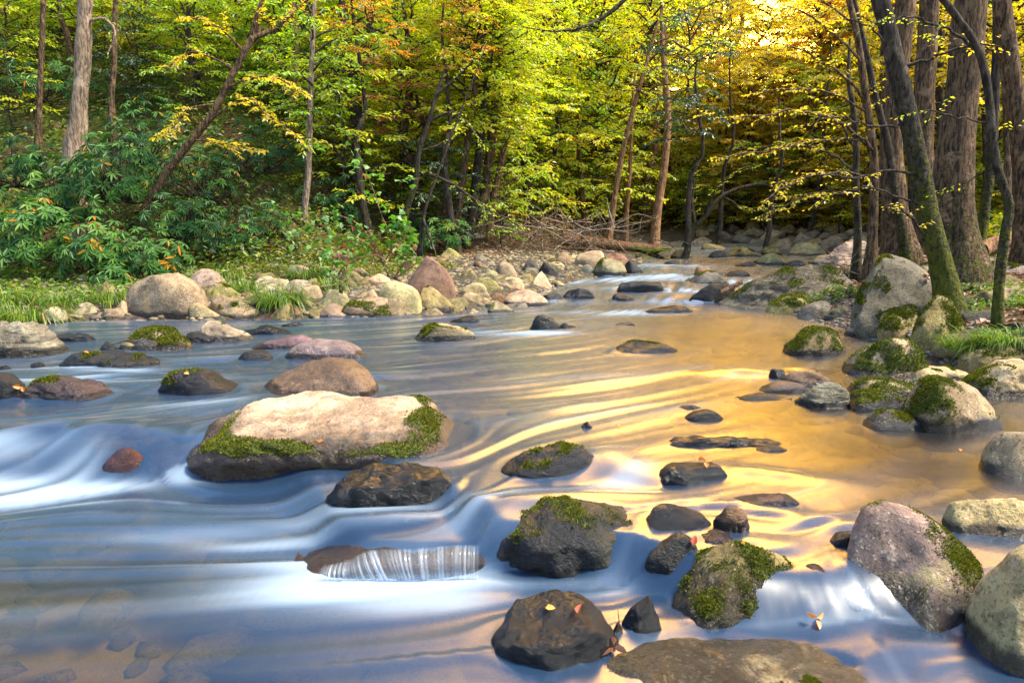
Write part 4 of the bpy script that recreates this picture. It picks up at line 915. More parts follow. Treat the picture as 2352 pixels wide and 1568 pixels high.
def crown_variant(seed, H, spread, h0, n, leafl=.165, spacing=.075, gap=.25, sub_len=1.0, density=1.0):
    r = np.random.default_rng(seed); G, L = Geo(), Leaves()
    for i in range(n):
        t = (i + r.uniform(0, .9)) / n; z = h0 + (H - h0) * t; az = i * 2.4 + r.uniform(-.4, .4)
        ln = spread * (.72 + .38 * math.sin(3.1 * min(1, t * .95 + .05))) * r.uniform(.5, 1.25); dr = np.array([math.cos(az), math.sin(az)])
        s = np.linspace(0, 1, 6); rise = r.uniform(.15, .65) + 1.0 * t ** 2
        path = np.stack([dr[0] * ln * s, dr[1] * ln * s, z + ln * (rise * s - (rise * .75 + .1) * s * s)], -1); path[1:, :] += r.normal(size=(5, 3)) * .04 * ln
        G.add(tube(path, np.linspace(.012 + .010 * ln, .005, 6), 4), 0.1)
        limb_foliage(G, L, path, r, leafl, spacing, gap, sub_len * r.uniform(.8, 1.2), density=density, shade=r.normal(0, .10))
    return G.mesh('branches', [B_DARK], True), leaf_mesh('crown', *L.arrays(), L_YG)

VAR = [crown_variant(100 + k, 9.5, 2.9, .9, 42) for k in range(6)]           # forest trees leafy to the ground
HIGH = [crown_variant(140 + k, 9.5, 3.0, 3.6, 34) for k in range(2)]          # clear lower trunk
SAP = [crown_variant(160 + k, 3.6, 1.5, .35, 24, .12, .06, .22, .6) for k in range(4)]
def trunk_mesh(seed, H, r0):
    r = np.random.default_rng(seed); n = 12; z = np.linspace(-.3, H, n); w = np.cumsum(r.normal(size=(n, 2)) * .12 * H / 10, 0)
    v, f = tube(np.stack([w[:, 0], w[:, 1], z], -1), r0 * (1 - .8 * np.linspace(0, 1, n)) + r0 * .35 * np.exp(-np.clip(z, 0, 9) * 3), 7, .15, seed)
    return make_mesh('trunk', v, f, [B_BROWN], True, {'rnd': np.clip(.55 - v[:, 2] * .2, 0, 1)})
TRK = [trunk_mesh(300 + k, 9.3, .11 + .03 * k) for k in range(5)]
STK = [trunk_mesh(320 + k, 3.5, .028) for k in range(2)]
def use_mat(o, m): o.material_slots[0].link = 'OBJECT'; o.material_slots[0].material = m

def stock_tree(x, y, scale, var, trunk, leafm, barkm, label, group, name='forest_tree', cat='tree', zs=1.0):
    e = link(name, None, None, (x, y, float(ground(x, y))), label, cat, group)
    e.rotation_euler = (0, 0, random.uniform(0, 6.28)); e.scale = (scale, scale, scale * zs); e.empty_display_size = .2
    a = link('trunk', trunk, e); use_mat(a, barkm)
    b = link('branches', var[0], e, kind='stuff'); use_mat(b, B_DARK if barkm is not B_PALE else B_BROWN)
    c = link('crown', var[1], e, kind='stuff'); use_mat(c, leafm)
    return e

def proj(p):
    q = np.asarray(p) - CAM; dep = q[1] * math.cos(PITCH) - q[2] * math.sin(PITCH); up = q[1] * math.sin(PITCH) + q[2] * math.cos(PITCH)
    return 1176 + FPX * q[0] / dep, 784 - FPX * up / dep

KIND = {'yg': (L_YG, 'yellow-green'), 'gr': (L_GR, 'mid-green'), 'ye': (L_YE, 'golden yellow'), 'or': (L_OR, 'orange'), 'bg': (L_BG, 'deep green')}
def plant_forest():
    r = random.Random(21); spots = []
    def ok(x, y, d): return all((x - a) ** 2 + (y - b) ** 2 > d * d for a, b in spots)
    for k in range(6000):
        y = 17 + 62 * r.random() ** 1.25; x = r.uniform(-.80 * y - 2, .80 * y + 2)
        l, ri = float(dL(x, y)), float(dR(x, y))
        if max(l, ri) < (5.6 if l > ri and y < 34 else 3.6 if y > 34 else 7.5) : continue
        if not ok(x, y, 2.0 + y * .022): continue
        z = float(ground(x, y)); px, py = proj((x, y, z))
        az = math.degrees(math.atan2(x, y))
        if l > ri and px < 700 and y < 24: continue           # the rhododendron bank
        if ri > l and y < 26 and px > 2100: continue
        if l > ri and 620 < px < 1120 and y < 25: continue
        el = 19.5 if az < 6 else 17.5 if az < 16.5 else 11.0 if az < 21.5 else 17 if az < 31 else 19
        top = 1.7 + math.tan(math.radians(el * r.uniform(.92, 1.06))) * math.hypot(x, y)
        H = min(max(top - z, 3.2), 12.5 if y < 34 else 17)
        if len(spots) > 215: break
        if 1480 < px < 1980 and y < 58 and r.random() < .86: continue
        spots.append((x, y))
        if px < 640: c = r.choices(['yg', 'gr', 'bg', 'ye'], [7, 4, .8, .8])[0]
        elif px < 1480: c = r.choices(['yg', 'gr', 'ye', 'or'], [8, 4, 1.2, .2])[0]
        elif px < 1800: c = r.choices(['yg', 'ye', 'or', 'gr'], [5, 5, .6, 1])[0]
        else: c = r.choices(['ye', 'yg', 'or'], [5, 4, 1.5])[0]
        m, word = KIND[c]
        side = 'on the steep left slope' if px < 640 else 'in the wood behind the bar' if px < 1500 else 'in the wood at the far bend' if px < 1950 else 'behind the big trunks at right'
        var = r.choice(VAR) if r.random() < .88 else r.choice(HIGH)
        s = H / 9.5
        e = stock_tree(x, y, s, var, r.choice(TRK), m, r.choice([B_BROWN, B_DARK, B_TAN, B_BROWN]), f'{word} leafy tree among its like {side}', f'{word} trees {side}')
        if s < .75: e.scale = (s * 1.25, s * 1.25, s)
    # saplings and low trees along the edge of the wood
    n = 0
    for k in range(4000):
        y = 17.5 + 40 * r.random() ** 1.3; x = r.uniform(-.75 * y, .78 * y); l, ri = float(dL(x, y)), float(dR(x, y))
        if max(l, ri) < (4.6 if l > ri else 6.0) or not ok(x, y, 1.25): continue
        px, py = proj((x, y, float(ground(x, y))))
        if (l > ri and px < 1120 and y < 22.5) or (ri > l and px > 2050 and y < 22): continue
        if n > 95: break
        n += 1; spots.append((x, y))
        c = r.choices(['yg', 'gr', 'bg'] if px < 1500 else ['ye', 'yg', 'gr'], [5, 4, 2])[0]; m, word = KIND[c]
        side = 'below the left slope' if px < 640 else 'at the edge of the wood' if px < 1500 else 'by the far bend' if px < 1950 else 'between the trunks at right'
        stock_tree(x, y, r.uniform(.75, 1.35), r.choice(SAP), r.choice(STK), m, B_DARK, f'{word} sapling among its like {side}', f'{word} saplings {side}', 'sapling', 'sapling')
plant_forest()
def far_shrubs():
    r = random.Random(5); n = 0; got = []
    for k in range(3000):
        y = r.uniform(35, 56); x = r.uniform(.16 * y, .50 * y); l, ri = float(dL(x, y)), float(dR(x, y))
        if not (2.2 < max(l, ri) < 7.5) or any((x - a) ** 2 + (y - b) ** 2 < 3.0 for a, b in got): continue
        got.append((x, y)); c = r.choice(['ye', 'yg', 'yg', 'ye', 'gr']); m, word = KIND[c]
        stock_tree(x, y, r.uniform(1.0, 1.7), r.choice(SAP), r.choice(STK), m, B_DARK, f'{word} sapling among its like above the riprap', f'{word} saplings above the riprap', 'sapling', 'sapling', zs=.8)
        if len(got) > 24: break
far_shrubs()

# ------------------------------------------------------------------ trees set by hand
def world_path(pts, y, dy=0.0):
    n = len(pts); return np.array([at_y(a, b, y + dy * k / max(1, n - 1)) for k, (a, b) in enumerate(pts)])

def hand_tree(name, label, pts, w0, w1, bark, y=None, top=None, mossy=1.0, crown=None, leafm=None, limbs=(), leaf=(.10, .06, 1.0), seed=0, flare=.5, group=None, base_y=None, seg=10):
    """pts run up the trunk in the photograph; limbs: lists (points, base width, end width, dy)"""
    B = hit(pts[0][0], pts[0][1]) if y is None else at_y(pts[0][0], pts[0][1], y); y = B[1]
    e = link(name, None, None, tuple(B), label, 'tree', group); e.empty_display_size = .2
    path = world_path(pts, y)
    g = float(ground(B[0], y))
    path = np.vstack([[B[0] - (path[1][0] - B[0]) * .05, y, min(g, B[2]) - .3], path])
    d = norm(path[-1] - path[-2]); ext = top or 3.5
    path = np.vstack([path, path[-1] + d * ext * .5 + [0, .1, 0], path[-1] + d * ext + [.1, .2, .2]])
    n = 34; sp = spline(path, n); mpp = y / FPX
    cum = np.concatenate([[0], np.cumsum(np.linalg.norm(np.diff(sp, axis=0), axis=1))]); vis = cum[-1] - ext
    rad = np.interp(cum, [0, vis, cum[-1]], [w0 / 2 * mpp, w1 / 2 * mpp, w1 / 2 * mpp * .35])
    hgt = np.clip(sp[:, 2] - B[2], 0, None); rad = rad * (1 + flare * np.exp(-hgt / (.9 * w0 * mpp + .05)))
    v, f = tube(sp, rad, seg if w0 < 40 else 18, .10 if w0 < 40 else .16, seed)
    me = make_mesh('trunk', v - B, f, [bark], True, {'rnd': np.clip(mossy * (1.0 - (v[:, 2] - B[2]) * .22), 0, 1)})
    link('trunk', me, e)
    r = np.random.default_rng(seed + 50)
    G2, L = Geo(), Leaves()
    for lp, a0, a1, dy in limbs:
        q = spline(world_path(lp, y, dy), max(8, 4 * len(lp))); q[1:-1] += r.normal(size=(len(q) - 2, 3)) * .012 * np.linalg.norm(q[-1] - q[0]) ** .5
        vv, ff = tube(q, np.linspace(a0, a1, len(q)) / 2 * mpp, 6, .08, seed)
        link('branch', make_mesh('branch', vv - B, ff, [bark], True, {'rnd': np.full(len(vv), .25 * mossy)}), e)
        limb_foliage(G2, L, q - B, r, leaf[0], leaf[1], .26, .62, s0=.25, density=leaf[2], rad=.0045)
    if G2.n: link('twigs', G2.mesh('twigs', [bark]), e, kind='stuff')
    if L.count(): link('leaves', leaf_mesh('leaves', *L.arrays(), leafm or L_YE), e, kind='stuff')
    if crown is not None:
        var, zc, sc = crown
        for nm, me2, mt in (('branches', var[0], B_DARK), ('crown', var[1], leafm or L_YG)):
            o = link(nm, me2, e, kind='stuff'); use_mat(o, mt)
            xo = np.interp(B[2] + 2.5 + zc, sp[:, 2], sp[:, 0]) - B[0]
            o.location = (xo, 0, zc); o.scale = (sc, sc, sc); o.rotation_euler = (0, 0, seed * 1.3)
    return e

hand_tree('pale_tree', 'pale-barked straight tree rising out of the rhododendrons on the left slope', [(172, 372), (178, 300), (186, 210), (192, 100), (196, 0)], 40, 30, B_PALE, y=19, mossy=.3, seed=1, leafm=L_YG,
          limbs=[([(195, 48), (240, 44), (265, 75), (250, 118)], 8, 4, -.3)], leaf=(.08, .06, .2))
hand_tree('spotted_tree', 'thin speckled trunk right of the pale tree on the left slope', [(256, 262), (262, 150), (264, 60), (266, 0)], 15, 10, B_BROWN, y=21, mossy=.6, seed=2)
hand_tree('grey_tree', 'grey lichen-spotted trunk, half hidden, furthest left on the slope', [(88, 330), (92, 200), (97, 90), (100, 0)], 14, 10, B_BROWN, y=22, mossy=.7, seed=3)
hand_tree('leaning_tree', 'mossy tree leaning right out of the rhododendrons, hung with yellow leaves', [(325, 510), (372, 415), (430, 335), (488, 262), (535, 170), (575, 95)], 20, 14, B_BROWN, y=18, mossy=.8, seed=4, leafm=L_YE, top=.2, flare=.2,
          limbs=[([(575, 95), (640, 60), (690, 12), (740, -30)], 13, 8, .5), ([(575, 95), (590, 40), (610, -20)], 12, 8, .3), ([(470, 285), (560, 225), (620, 265), (690, 320)], 6, 2, -1.2), ([(440, 320), (520, 330), (590, 345)], 5, 2, -1.0), ([(500, 240), (430, 250), (400, 290), (370, 310)], 5, 2, -1.0), ([(540, 160), (450, 120), (380, 150)], 6, 2, -.8), ([(560, 120), (500, 60), (420, 40)], 6, 2, -.8), ([(520, 200), (620, 175), (700, 215)], 6, 2, -1.0)], leaf=(.11, .032, 1.0))
hand_tree('slender_tree', 'slender pale-stemmed tree standing behind the leafy sapling on the bar', [(722, 585), (700, 500), (708, 400), (712, 280), (716, 150), (722, 0)], 17, 10, B_PALE, y=21, mossy=.9, seed=5, crown=(SAP[1], 3.0, 1.1), leafm=L_GR)
hand_tree('forked_tree', 'dark tree forking into two stems high above the bar', [(826, 520), (822, 400), (820, 300), (815, 190)], 32, 24, B_DARK, y=25, mossy=.5, seed=6, top=.2,
          limbs=[([(815, 195), (792, 110), (785, 0)], 18, 14, .2), ([(815, 195), (842, 120), (850, 60), (856, -20)], 19, 14, -.1)], leaf=(.1, .07, .3), leafm=L_YG)
hand_tree('crooked_tree', 'black crooked tree with drooping bare limbs behind the big brown boulder', [(920, 560), (935, 480), (955, 420), (962, 350), (985, 280), (1000, 225)], 17, 8, B_DARK, y=22, mossy=.8, seed=7, top=.8,
          limbs=[([(962, 350), (1010, 330), (1060, 300)], 6, 2, .3), ([(985, 280), (1040, 258), (1085, 300), (1110, 335)], 7, 3, -.4), ([(1000, 225), (1045, 180), (1095, 130), (1120, 90)], 7, 3, 0), ([(985, 400), (1040, 425), (1120, 480), (1195, 520)], 8, 3, -1.0)], leaf=(.09, .06, .7), leafm=L_YG)
hand_tree('twin_stem_tree', 'thin black twin-stemmed tree at the back of the bar', [(965, 570), (972, 500), (990, 440), (1012, 380)], 9, 5, B_DARK, y=21.5, mossy=.4, seed=8, limbs=[([(972, 500), (985, 540), (998, 575)], 7, 6, -.2)], leaf=(.08, .06, .3), leafm=L_GR)
hand_tree('straight_tree', 'straight tan trunk without leaves behind the dark thicket', [(1019, 545), (1023, 450), (1026, 330), (1030, 200)], 15, 11, B_TAN, y=27, mossy=.1, seed=9)
for k, (pts, w, mm, lab) in enumerate([
    ([(1040, 580), (1052, 480), (1066, 380), (1080, 280)], 20, B_BROWN, 'mossy trunk leftmost in the dark cluster behind the brush pile'),
    ([(1072, 585), (1086, 480), (1096, 390), (1112, 250)], 24, B_DARK, 'darkest leaning trunk in the cluster behind the brush pile'),
    ([(1092, 580), (1110, 470), (1122, 380), (1136, 250)], 26, B_BROWN, 'thickest brown trunk in the cluster behind the brush pile'),
    ([(1122, 575), (1132, 470), (1150, 380), (1165, 300)], 18, B_TAN, 'reddish trunk rightmost in the cluster behind the brush pile')]):
    hand_tree('cluster_trunk', lab, pts, w, w * .7, mm, y=24.5 + k * .5, mossy=.6, seed=20 + k, group='trunk cluster behind the brush pile', crown=(HIGH[k % 2], .5, .85), leafm=L_YG)
hand_tree('reddish_tree', 'slim reddish tree leaning right behind the fallen log', [(1397, 560), (1412, 450), (1432, 340), (1452, 260), (1478, 170)], 15, 9, B_TAN, y=31, mossy=.2, seed=30, crown=(SAP[0], 5, 1.6), leafm=L_YG)
hand_tree('thin_tan_tree', 'thin tan trunk between the leaning reddish tree and the orange-brown one', [(1437, 560), (1440, 480), (1446, 400), (1450, 320)], 11, 8, B_TAN, y=33, mossy=.1, seed=31)
hand_tree('orange_brown_tree', 'tall orange-brown trunk with pale upper part over the end of the log', [(1502, 560), (1512, 470), (1526, 380), (1534, 280), (1528, 180)], 21, 14, B_TAN, y=31.5, mossy=.1, seed=32)
hand_tree('arching_tree', 'dark tree arching to the right over the far bend of the stream', [(1574, 572), (1590, 530), (1618, 500), (1660, 450), (1730, 425), (1800, 430)], 17, 4, B_DARK, y=36, mossy=.7, seed=33, top=.5, flare=.3,
          limbs=[([(1618, 500), (1640, 440), (1690, 395), (1740, 380)], 7, 3, -1), ([(1600, 520), (1590, 460), (1600, 400)], 8, 3, 1), ([(1660, 450), (1720, 480), (1790, 470)], 5, 2, -1)], leaf=(.13, .07, .9), leafm=L_YG)
for k, (px, pb, pt, w, lab) in enumerate([(1716, 560, 460, 9, 'paired slim dark trunk, left one, above the riprap bank'), (1727, 556, 455, 7, 'paired slim dark trunk, right one, above the riprap bank'), (1795, 552, 440, 6, 'very thin upright stem above the middle of the riprap bank'), (1870, 548, 430, 8, 'slim brown trunk behind the right end of the riprap bank'), (1650, 550, 440, 8, 'slim trunk above the left end of the riprap bank'), (1915, 520, 360, 8, 'slim pale trunk left of the two dark ones on the right bank')]):
    hand_tree('far_tree', lab, [(px, pb), (px + 2, (pb + pt) / 2), (px - 1, pt), (px + 3, pt - 160)], w, w * .7, B_BROWN if k % 2 else B_DARK, y=44 + k, mossy=.3, seed=40 + k, crown=(VAR[k % 6], 2.0, .9), leafm=L_YE, group='slim trunks above the riprap bank')

SP = (.085, .052, .9)
hand_tree('slim_tree', 'slim straight dark tree, left of the pair beside the large grey boulder', [(1967, 612), (1970, 520), (1966, 420), (1966, 330), (1960, 250)], 19, 12, B_DARK, y=15.5, mossy=.5, seed=60, top=1.2, leafm=L_YE, leaf=SP,
          limbs=[([(1966, 400), (1900, 350), (1830, 335), (1760, 338), (1690, 352)], 6, 1.5, -.6), ([(1966, 360), (1930, 280), (1880, 230), (1820, 195)], 6, 1.5, .5), ([(1968, 450), (1890, 440), (1800, 470), (1740, 500)], 5, 1.5, -.8), ([(1962, 290), (1990, 230), (2010, 160)], 5, 2, .3)])
hand_tree('forking_slim_tree', 'slim tree with long bare arms sweeping left over the golden water', [(2000, 600), (2006, 480), (2008, 380), (2000, 300), (1985, 200), (1972, 100), (1950, 0)], 24, 12, B_BROWN, y=15.2, mossy=.5, seed=61, leafm=L_YE, leaf=SP,
          limbs=[([(2008, 350), (1960, 300), (1890, 265), (1800, 255), (1700, 270), (1610, 262)], 9, 2, -1.2), ([(2004, 330), (1950, 322), (1850, 325), (1750, 350), (1650, 360)], 8, 2, -.8), ([(1990, 230), (1930, 170), (1850, 120), (1780, 100)], 8, 2, -.6), ([(1980, 150), (1920, 80), (1850, 30), (1800, 20)], 7, 2, -.5), ([(2006, 420), (1950, 395), (1880, 400), (1800, 430), (1750, 470)], 7, 2, -1.0), ([(1995, 260), (1900, 210), (1800, 205), (1720, 215)], 6, 1.5, -1.0), ([(1965, 60), (1900, 10), (1850, -30)], 6, 2, -.3)])
hand_tree('mossy_tree', 'tall thick brown trunk with mossy root flare behind the leaning tree', [(2066, 580), (2056, 480), (2048, 380), (2052, 250), (2066, 120), (2080, 0)], 52, 42, B_BROWN, y=17, mossy=.7, seed=62, flare=.8, leafm=L_YE, leaf=SP)
hand_tree('narrow_tree', 'narrow dark trunk pressed against the left of the tall thick brown one', [(2082, 600), (2066, 500), (2052, 420), (2040, 330), (2010, 220), (1990, 120)], 22, 12, B_DARK, y=15.8, mossy=.7, seed=63, leafm=L_YE, leaf=SP)
hand_tree('broad_tree', 'broad rough trunk standing between the leaning tree and the mossy root flare', [(2128, 570), (2125, 450), (2120, 300), (2128, 150), (2135, 0)], 48, 40, B_BROWN, y=19.5, mossy=.5, seed=64, flare=.5, leafm=L_YE, leaf=SP)
hand_tree('leaning_mossy_tree', 'dark mossy tree leaning left, its foot beside the upright wedge boulder', [(2182, 702), (2160, 600), (2138, 520), (2118, 420), (2095, 300), (2068, 190), (2045, 90), (2022, 0)], 54, 34, B_DARK, y=10.6, mossy=1.0, seed=65, flare=.35, leafm=L_YE, leaf=(.065, .07, .5),
          limbs=[([(2110, 400), (2040, 390), (1960, 410), (1880, 400), (1790, 420)], 7, 1.5, -.8), ([(2090, 280), (2010, 290), (1930, 270), (1850, 285)], 7, 1.5, -.6), ([(2125, 470), (2060, 450), (2000, 430), (1930, 440), (1870, 470)], 6, 1.5, -.6), ([(2060, 160), (2150, 130), (2230, 100), (2300, 110)], 8, 3, -.5), ([(2148, 560), (2090, 500), (2060, 470)], 8, 3, -.4), ([(2050, 110), (1990, 60), (1930, 40)], 6, 2, -.4)])
hand_tree('great_tree', 'great thick-barked tree with mossy foot, widest trunk on the right bank', [(2206, 640), (2196, 540), (2190, 420), (2202, 300), (2215, 180), (2222, 80), (2232, 0)], 80, 66, B_BROWN, y=13, mossy=.95, seed=66, flare=.75, leafm=L_YE, leaf=SP)
hand_tree('slim_dark_tree', 'slim dark crooked tree rising from the ferny grass near the right edge', [(2290, 745), (2296, 640), (2308, 540), (2318, 470), (2292, 390), (2278, 300), (2268, 200), (2245, 110), (2190, 30), (2150, -20)], 24, 14, B_DARK, y=9.2, mossy=.8, seed=67, flare=.3, top=1.0, leafm=L_YG, leaf=(.06, .07, .6),
          limbs=[([(2240, 105), (2160, 60), (2090, 40), (2000, 55)], 8, 2, -.4), ([(2275, 280), (2210, 270), (2140, 255), (2080, 262)], 5, 1.5, -.3), ([(2282, 330), (2330, 290), (2390, 250)], 5, 2, -.3), ([(2290, 380), (2220, 420), (2160, 440)], 4, 1.5, .3)])
hand_tree('edge_tree', 'thick tree cut by the right edge of the view, reddish-brown bark', [(2352, 600), (2350, 420), (2340, 300), (2318, 150), (2300, 0)], 44, 36, B_BROWN, y=14.5, mossy=.6, seed=68, leafm=L_YG, leaf=SP,
          limbs=[([(2318, 150), (2270, 110), (2200, 100), (2120, 80)], 7, 2, -.5)])
hand_tree('shaded_tree', 'dark mossy stem right behind the great tree', [(2246, 590), (2262, 480), (2278, 350), (2286, 200), (2290, 60)], 24, 17, B_DARK, y=15.5, mossy=.9, seed=69, leafm=L_YG, leaf=SP)
for k, (px, y, w, lab) in enumerate([(2160, 24, 18, 'slim trunk in the gap between the great tree and the leaning tree'), (2312, 21, 16, 'slim trunk seen through the gap left of the edge tree'), (2262, 27, 13, 'thin far trunk right of the shaded stem'), (2030, 26, 17, 'slim trunk behind the forking slim tree'), (2090, 30, 14, 'thin trunk deep in the yellow wood behind the broad tree')]):
    b = 575 if k else 560
    hand_tree('background_tree', lab, [(px, b), (px + 3, 400), (px - 2, 200), (px + 4, 0)], w, w * .8, B_BROWN if k % 2 else B_DARK, y=y, mossy=.3, seed=80 + k, crown=(HIGH[k % 2], 1.0, .9), leafm=L_YE)

# trees chosen for their colour
def colour_tree(px, y, zc_px, sc, leafm, label, var=None, name='forest_tree', bark=B_DARK):
    x = at_y(px, 500, y)[0]; g = float(ground(x, y)); z = at_y(px, zc_px, y)[2]
    e = stock_tree(x, y, 1, var or VAR[0], TRK[1], leafm, bark, label, None, name)
    h = max(z - g, 2.0)
    for c in e.children:
        if c.name.startswith('trunk'): c.scale = (1, 1, (h + 1) / 9.3)
        else: c.location.z = h - sc * 2.0; c.scale = (sc, sc, sc)
colour_tree(925, 24.5, 190, .55, L_RD, 'small tree with dusty pink-red leaves above the bar', SAP[2], 'red_tree')
for c_ in [o for o in bpy.data.objects if o.get('label', '').startswith('small tree with dusty')][0].children:
    if not c_.name.startswith('trunk'): c_.scale = (1.05, 1.05, .8); c_.location.z -= 1.2
colour_tree(860, 22, 20, .8, L_OR, 'orange-leaved tree top hanging over the forked tree', SAP[0], 'orange_tree')
colour_tree(1065, 23, 80, .7, L_OR, 'orange sprays of a young tree right of the pink-red tree', SAP[3], 'orange_tree')
colour_tree(1570, 27, 190, 1.25, L_BG, 'blue-green leafy clump high beside the orange-brown trunk', SAP[2], 'green_tree')
colour_tree(1745, 34, 250, .8, L_YE, 'golden tree glowing in front of the low sun', HIGH[0], 'golden_tree')
colour_tree(1850, 38, 140, .9, L_OR, 'amber tree right of the sun glow behind bare branches', HIGH[1], 'orange_tree')
colour_tree(1640, 36, 150, .9, L_YE, 'golden tree left of the sun glow', HIGH[1], 'golden_tree')

# limb reaching in from above
def overhead():
    e = link('overhanging_branch', None, None, tuple(at_y(1300, 60, 14)), 'dark bare branch hanging in from the top over the middle of the wood', 'branch'); B = np.array(e.location)
    q = spline(world_path([(1475, -40), (1400, 30), (1340, 62), (1270, 72), (1200, 62)], 14, -.3), 22)
    v, f = tube(q, np.linspace(.045, .008, 22), 7, .2); link('limb', make_mesh('limb', v - B, f, [B_DARK], True, {'rnd': np.full(len(v), .2)}), e)
    G2, L = Geo(), Leaves(); limb_foliage(G2, L, q - B, np.random.default_rng(5), .06, .09, .22, .5, s0=.1, density=.4, rad=.005)
    link('twigs', G2.mesh('twigs', [B_DARK]), e, kind='stuff'); link('leaves', leaf_mesh('leaves', *L.arrays(), L_YG), e, kind='stuff')
overhead()
# ------------------------------------------------------------------ undergrowth, grass, ferns, litter
def leaf_points(n, box, cond, seed):
    r = np.random.default_rng(seed); x = r.uniform(box[0], box[1], n * 3); y = r.uniform(box[2], box[3], n * 3)
    k = cond(x, y, dL(x, y), dR(x, y), r) & (np.abs(x) < .78 * y + 2); x, y = x[k][:n], y[k][:n]
    return np.stack([x, y, ground(x, y)], -1), r
def undergrowth(name, label, n, box, cond, hmax, ll, mat, seed, ratio=.5, flat=.6, shade=0.0, droop=.3):
    P, r = leaf_points(n, box, cond, seed); k = len(P)
    cl = .5 + .5 * pn(P * [.9, .9, 0] + seed)
    P[:, 2] += hmax * r.uniform(0, 1, k) ** 1.3 * cl
    a = r.uniform(0, 6.28, k); d = np.stack([np.cos(a), np.sin(a), r.normal(-droop, .3, k)], -1)
    nn = np.array([0, 0, 1.0]) + r.normal(size=(k, 3)) * flat; l = ll * r.uniform(.6, 1.4, k)
    me = leaf_mesh(name, P, d, nn, l, l * ratio, np.clip(r.normal(.42 + shade, .24, k), 0, 1), mat)
    link(name, me, None, None, label, 'plants', None, 'stuff')
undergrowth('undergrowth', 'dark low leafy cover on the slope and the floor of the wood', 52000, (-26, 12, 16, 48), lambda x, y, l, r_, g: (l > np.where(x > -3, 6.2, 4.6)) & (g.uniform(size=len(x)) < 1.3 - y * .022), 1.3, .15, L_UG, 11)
undergrowth('undergrowth', 'yellow-green low growth at the far bend of the stream', 22000, (0, 40, 30, 75), lambda x, y, l, r_, g: np.maximum(l, r_) > np.where(r_ > l, 3.5, 5), 1.9, .24, L_YE, 12)
undergrowth('undergrowth', 'yellow and green low growth between the trunks on the right bank', 14000, (5, 30, 15, 40), lambda x, y, l, r_, g: (r_ > 5.0) & (y > 18), 1.3, .17, L_YG, 13)
undergrowth('ground_cover', 'low green herbs on the bank below the rhododendrons', 9000, (-16, -5.5, 13.2, 19), lambda x, y, l, r_, g: (l > .8) & (l < 5.5) & (x < -6.3), .28, .10, L_GS, 14, .55, .6, .1)
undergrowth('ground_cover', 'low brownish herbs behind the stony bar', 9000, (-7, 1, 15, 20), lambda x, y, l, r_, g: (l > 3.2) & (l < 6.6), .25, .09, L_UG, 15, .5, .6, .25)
undergrowth('leaf_litter', 'fallen brown leaves covering the right bank', 15000, (5, 20, 7, 24), lambda x, y, l, r_, g: r_ > .9, .04, .11, L_LT, 16, .7, .35, 0, 0)
undergrowth('leaf_litter', 'fallen leaves scattered over the floor of the wood', 7000, (-10, 9, 17, 32), lambda x, y, l, r_, g: l > 3.8, .05, .11, L_LT, 17, .7, .35, .1, 0)
undergrowth('moss_plants', 'small green plants round the mossy boulders on the right bank', 7000, (5, 9, 8, 14), lambda x, y, l, r_, g: (r_ > .4) & (r_ < 3.2) & (pn(np.stack([x * 1.1, y * 1.1, x * 0 + 3], -1)) > .05), .30, .07, L_GS, 18, .4, .6, .05)

def blade_tuft(name, px, py, n, length, label, cat, seed, mat=L_GS, spread=.25, width=.010, on=0.0, droop=1.0):
    r = np.random.default_rng(seed); B = hit(px, py); B[2] += on
    a = r.uniform(0, 6.28, n); rad = spread * np.sqrt(r.uniform(0, 1, n)); root = np.stack([rad * np.cos(a), rad * np.sin(a) * .6, np.zeros(n)], -1)
    out = np.stack([np.cos(a), np.sin(a), np.zeros(n)], -1) + r.normal(size=(n, 3)) * .35; L = length * r.uniform(.5, 1.25, n)[:, None]
    s = norm(np.cross(out, [0, 0, 1.0])) * width * r.uniform(.6, 1.3, n)[:, None]
    m1 = root + out * L * .28 + [0, 0, 1] * L * .50; m2 = root + out * L * .72 * droop + [0, 0, 1] * L * (.72 - .28 * droop)
    tip = root + out * L * 1.0 * droop + [0, 0, 1] * L * (.78 - .70 * droop)
    v = np.stack([root - s, root + s, m1 - s, m1 + s, m2 - s * .7, m2 + s * .7, tip, tip + s * .05], 1).reshape(-1, 3)
    b = (np.arange(n) * 8)[:, None]; f = np.concatenate([b + [0, 1, 3, 2], b + [2, 3, 5, 4], b + [4, 5, 7, 6]])
    me = make_mesh(name, v, f, [mat], False, {'rnd': np.repeat(np.clip(r.normal(.5, .24, n), 0, 1), 8)})
    link(name, me, None, tuple(B), label, cat)
for k, (px, py, n, ln, sp, lab) in enumerate([
    (640, 705, 420, .48, .36, 'big yellow-green grass tuft drooping over the middle of the stony bar'), (60, 742, 520, .45, .60, 'long bright grass hanging over the water at the left shore'),
    (560, 668, 200, .34, .40, 'yellow grass tuft behind the buff sloping rock'), (765, 668, 160, .45, .25, 'dry straw-coloured grass tuft right of the pale blocks'),
    (700, 640, 160, .40, .35, 'thin green grass tuft by the purple-tinged stone'), (250, 700, 120, .38, .25, 'small grass tuft left of the big tan boulder'),
    (150, 700, 200, .30, .5, 'green grass clump on the left bank above the pale block'), (10, 700, 260, .36, .5, 'bright grass clump at the left edge of the bank'),
    (500, 640, 160, .28, .6, 'grass patch at the foot of the rhododendrons'), (2275, 800, 900, .20, .55, 'dense ferny grass mound round the foot of the slim dark tree'), (2340, 790, 800, .20, .5, 'dense ferny grass at the right edge'), (2200, 640, 220, .35, .3, 'green tuft at the mossy foot of the great tree')]):
    blade_tuft('grass_tuft', px, py, n, ln, lab, 'grass', 70 + k, spread=sp, width=.008 if px < 2000 else .005, mat=L_GS)

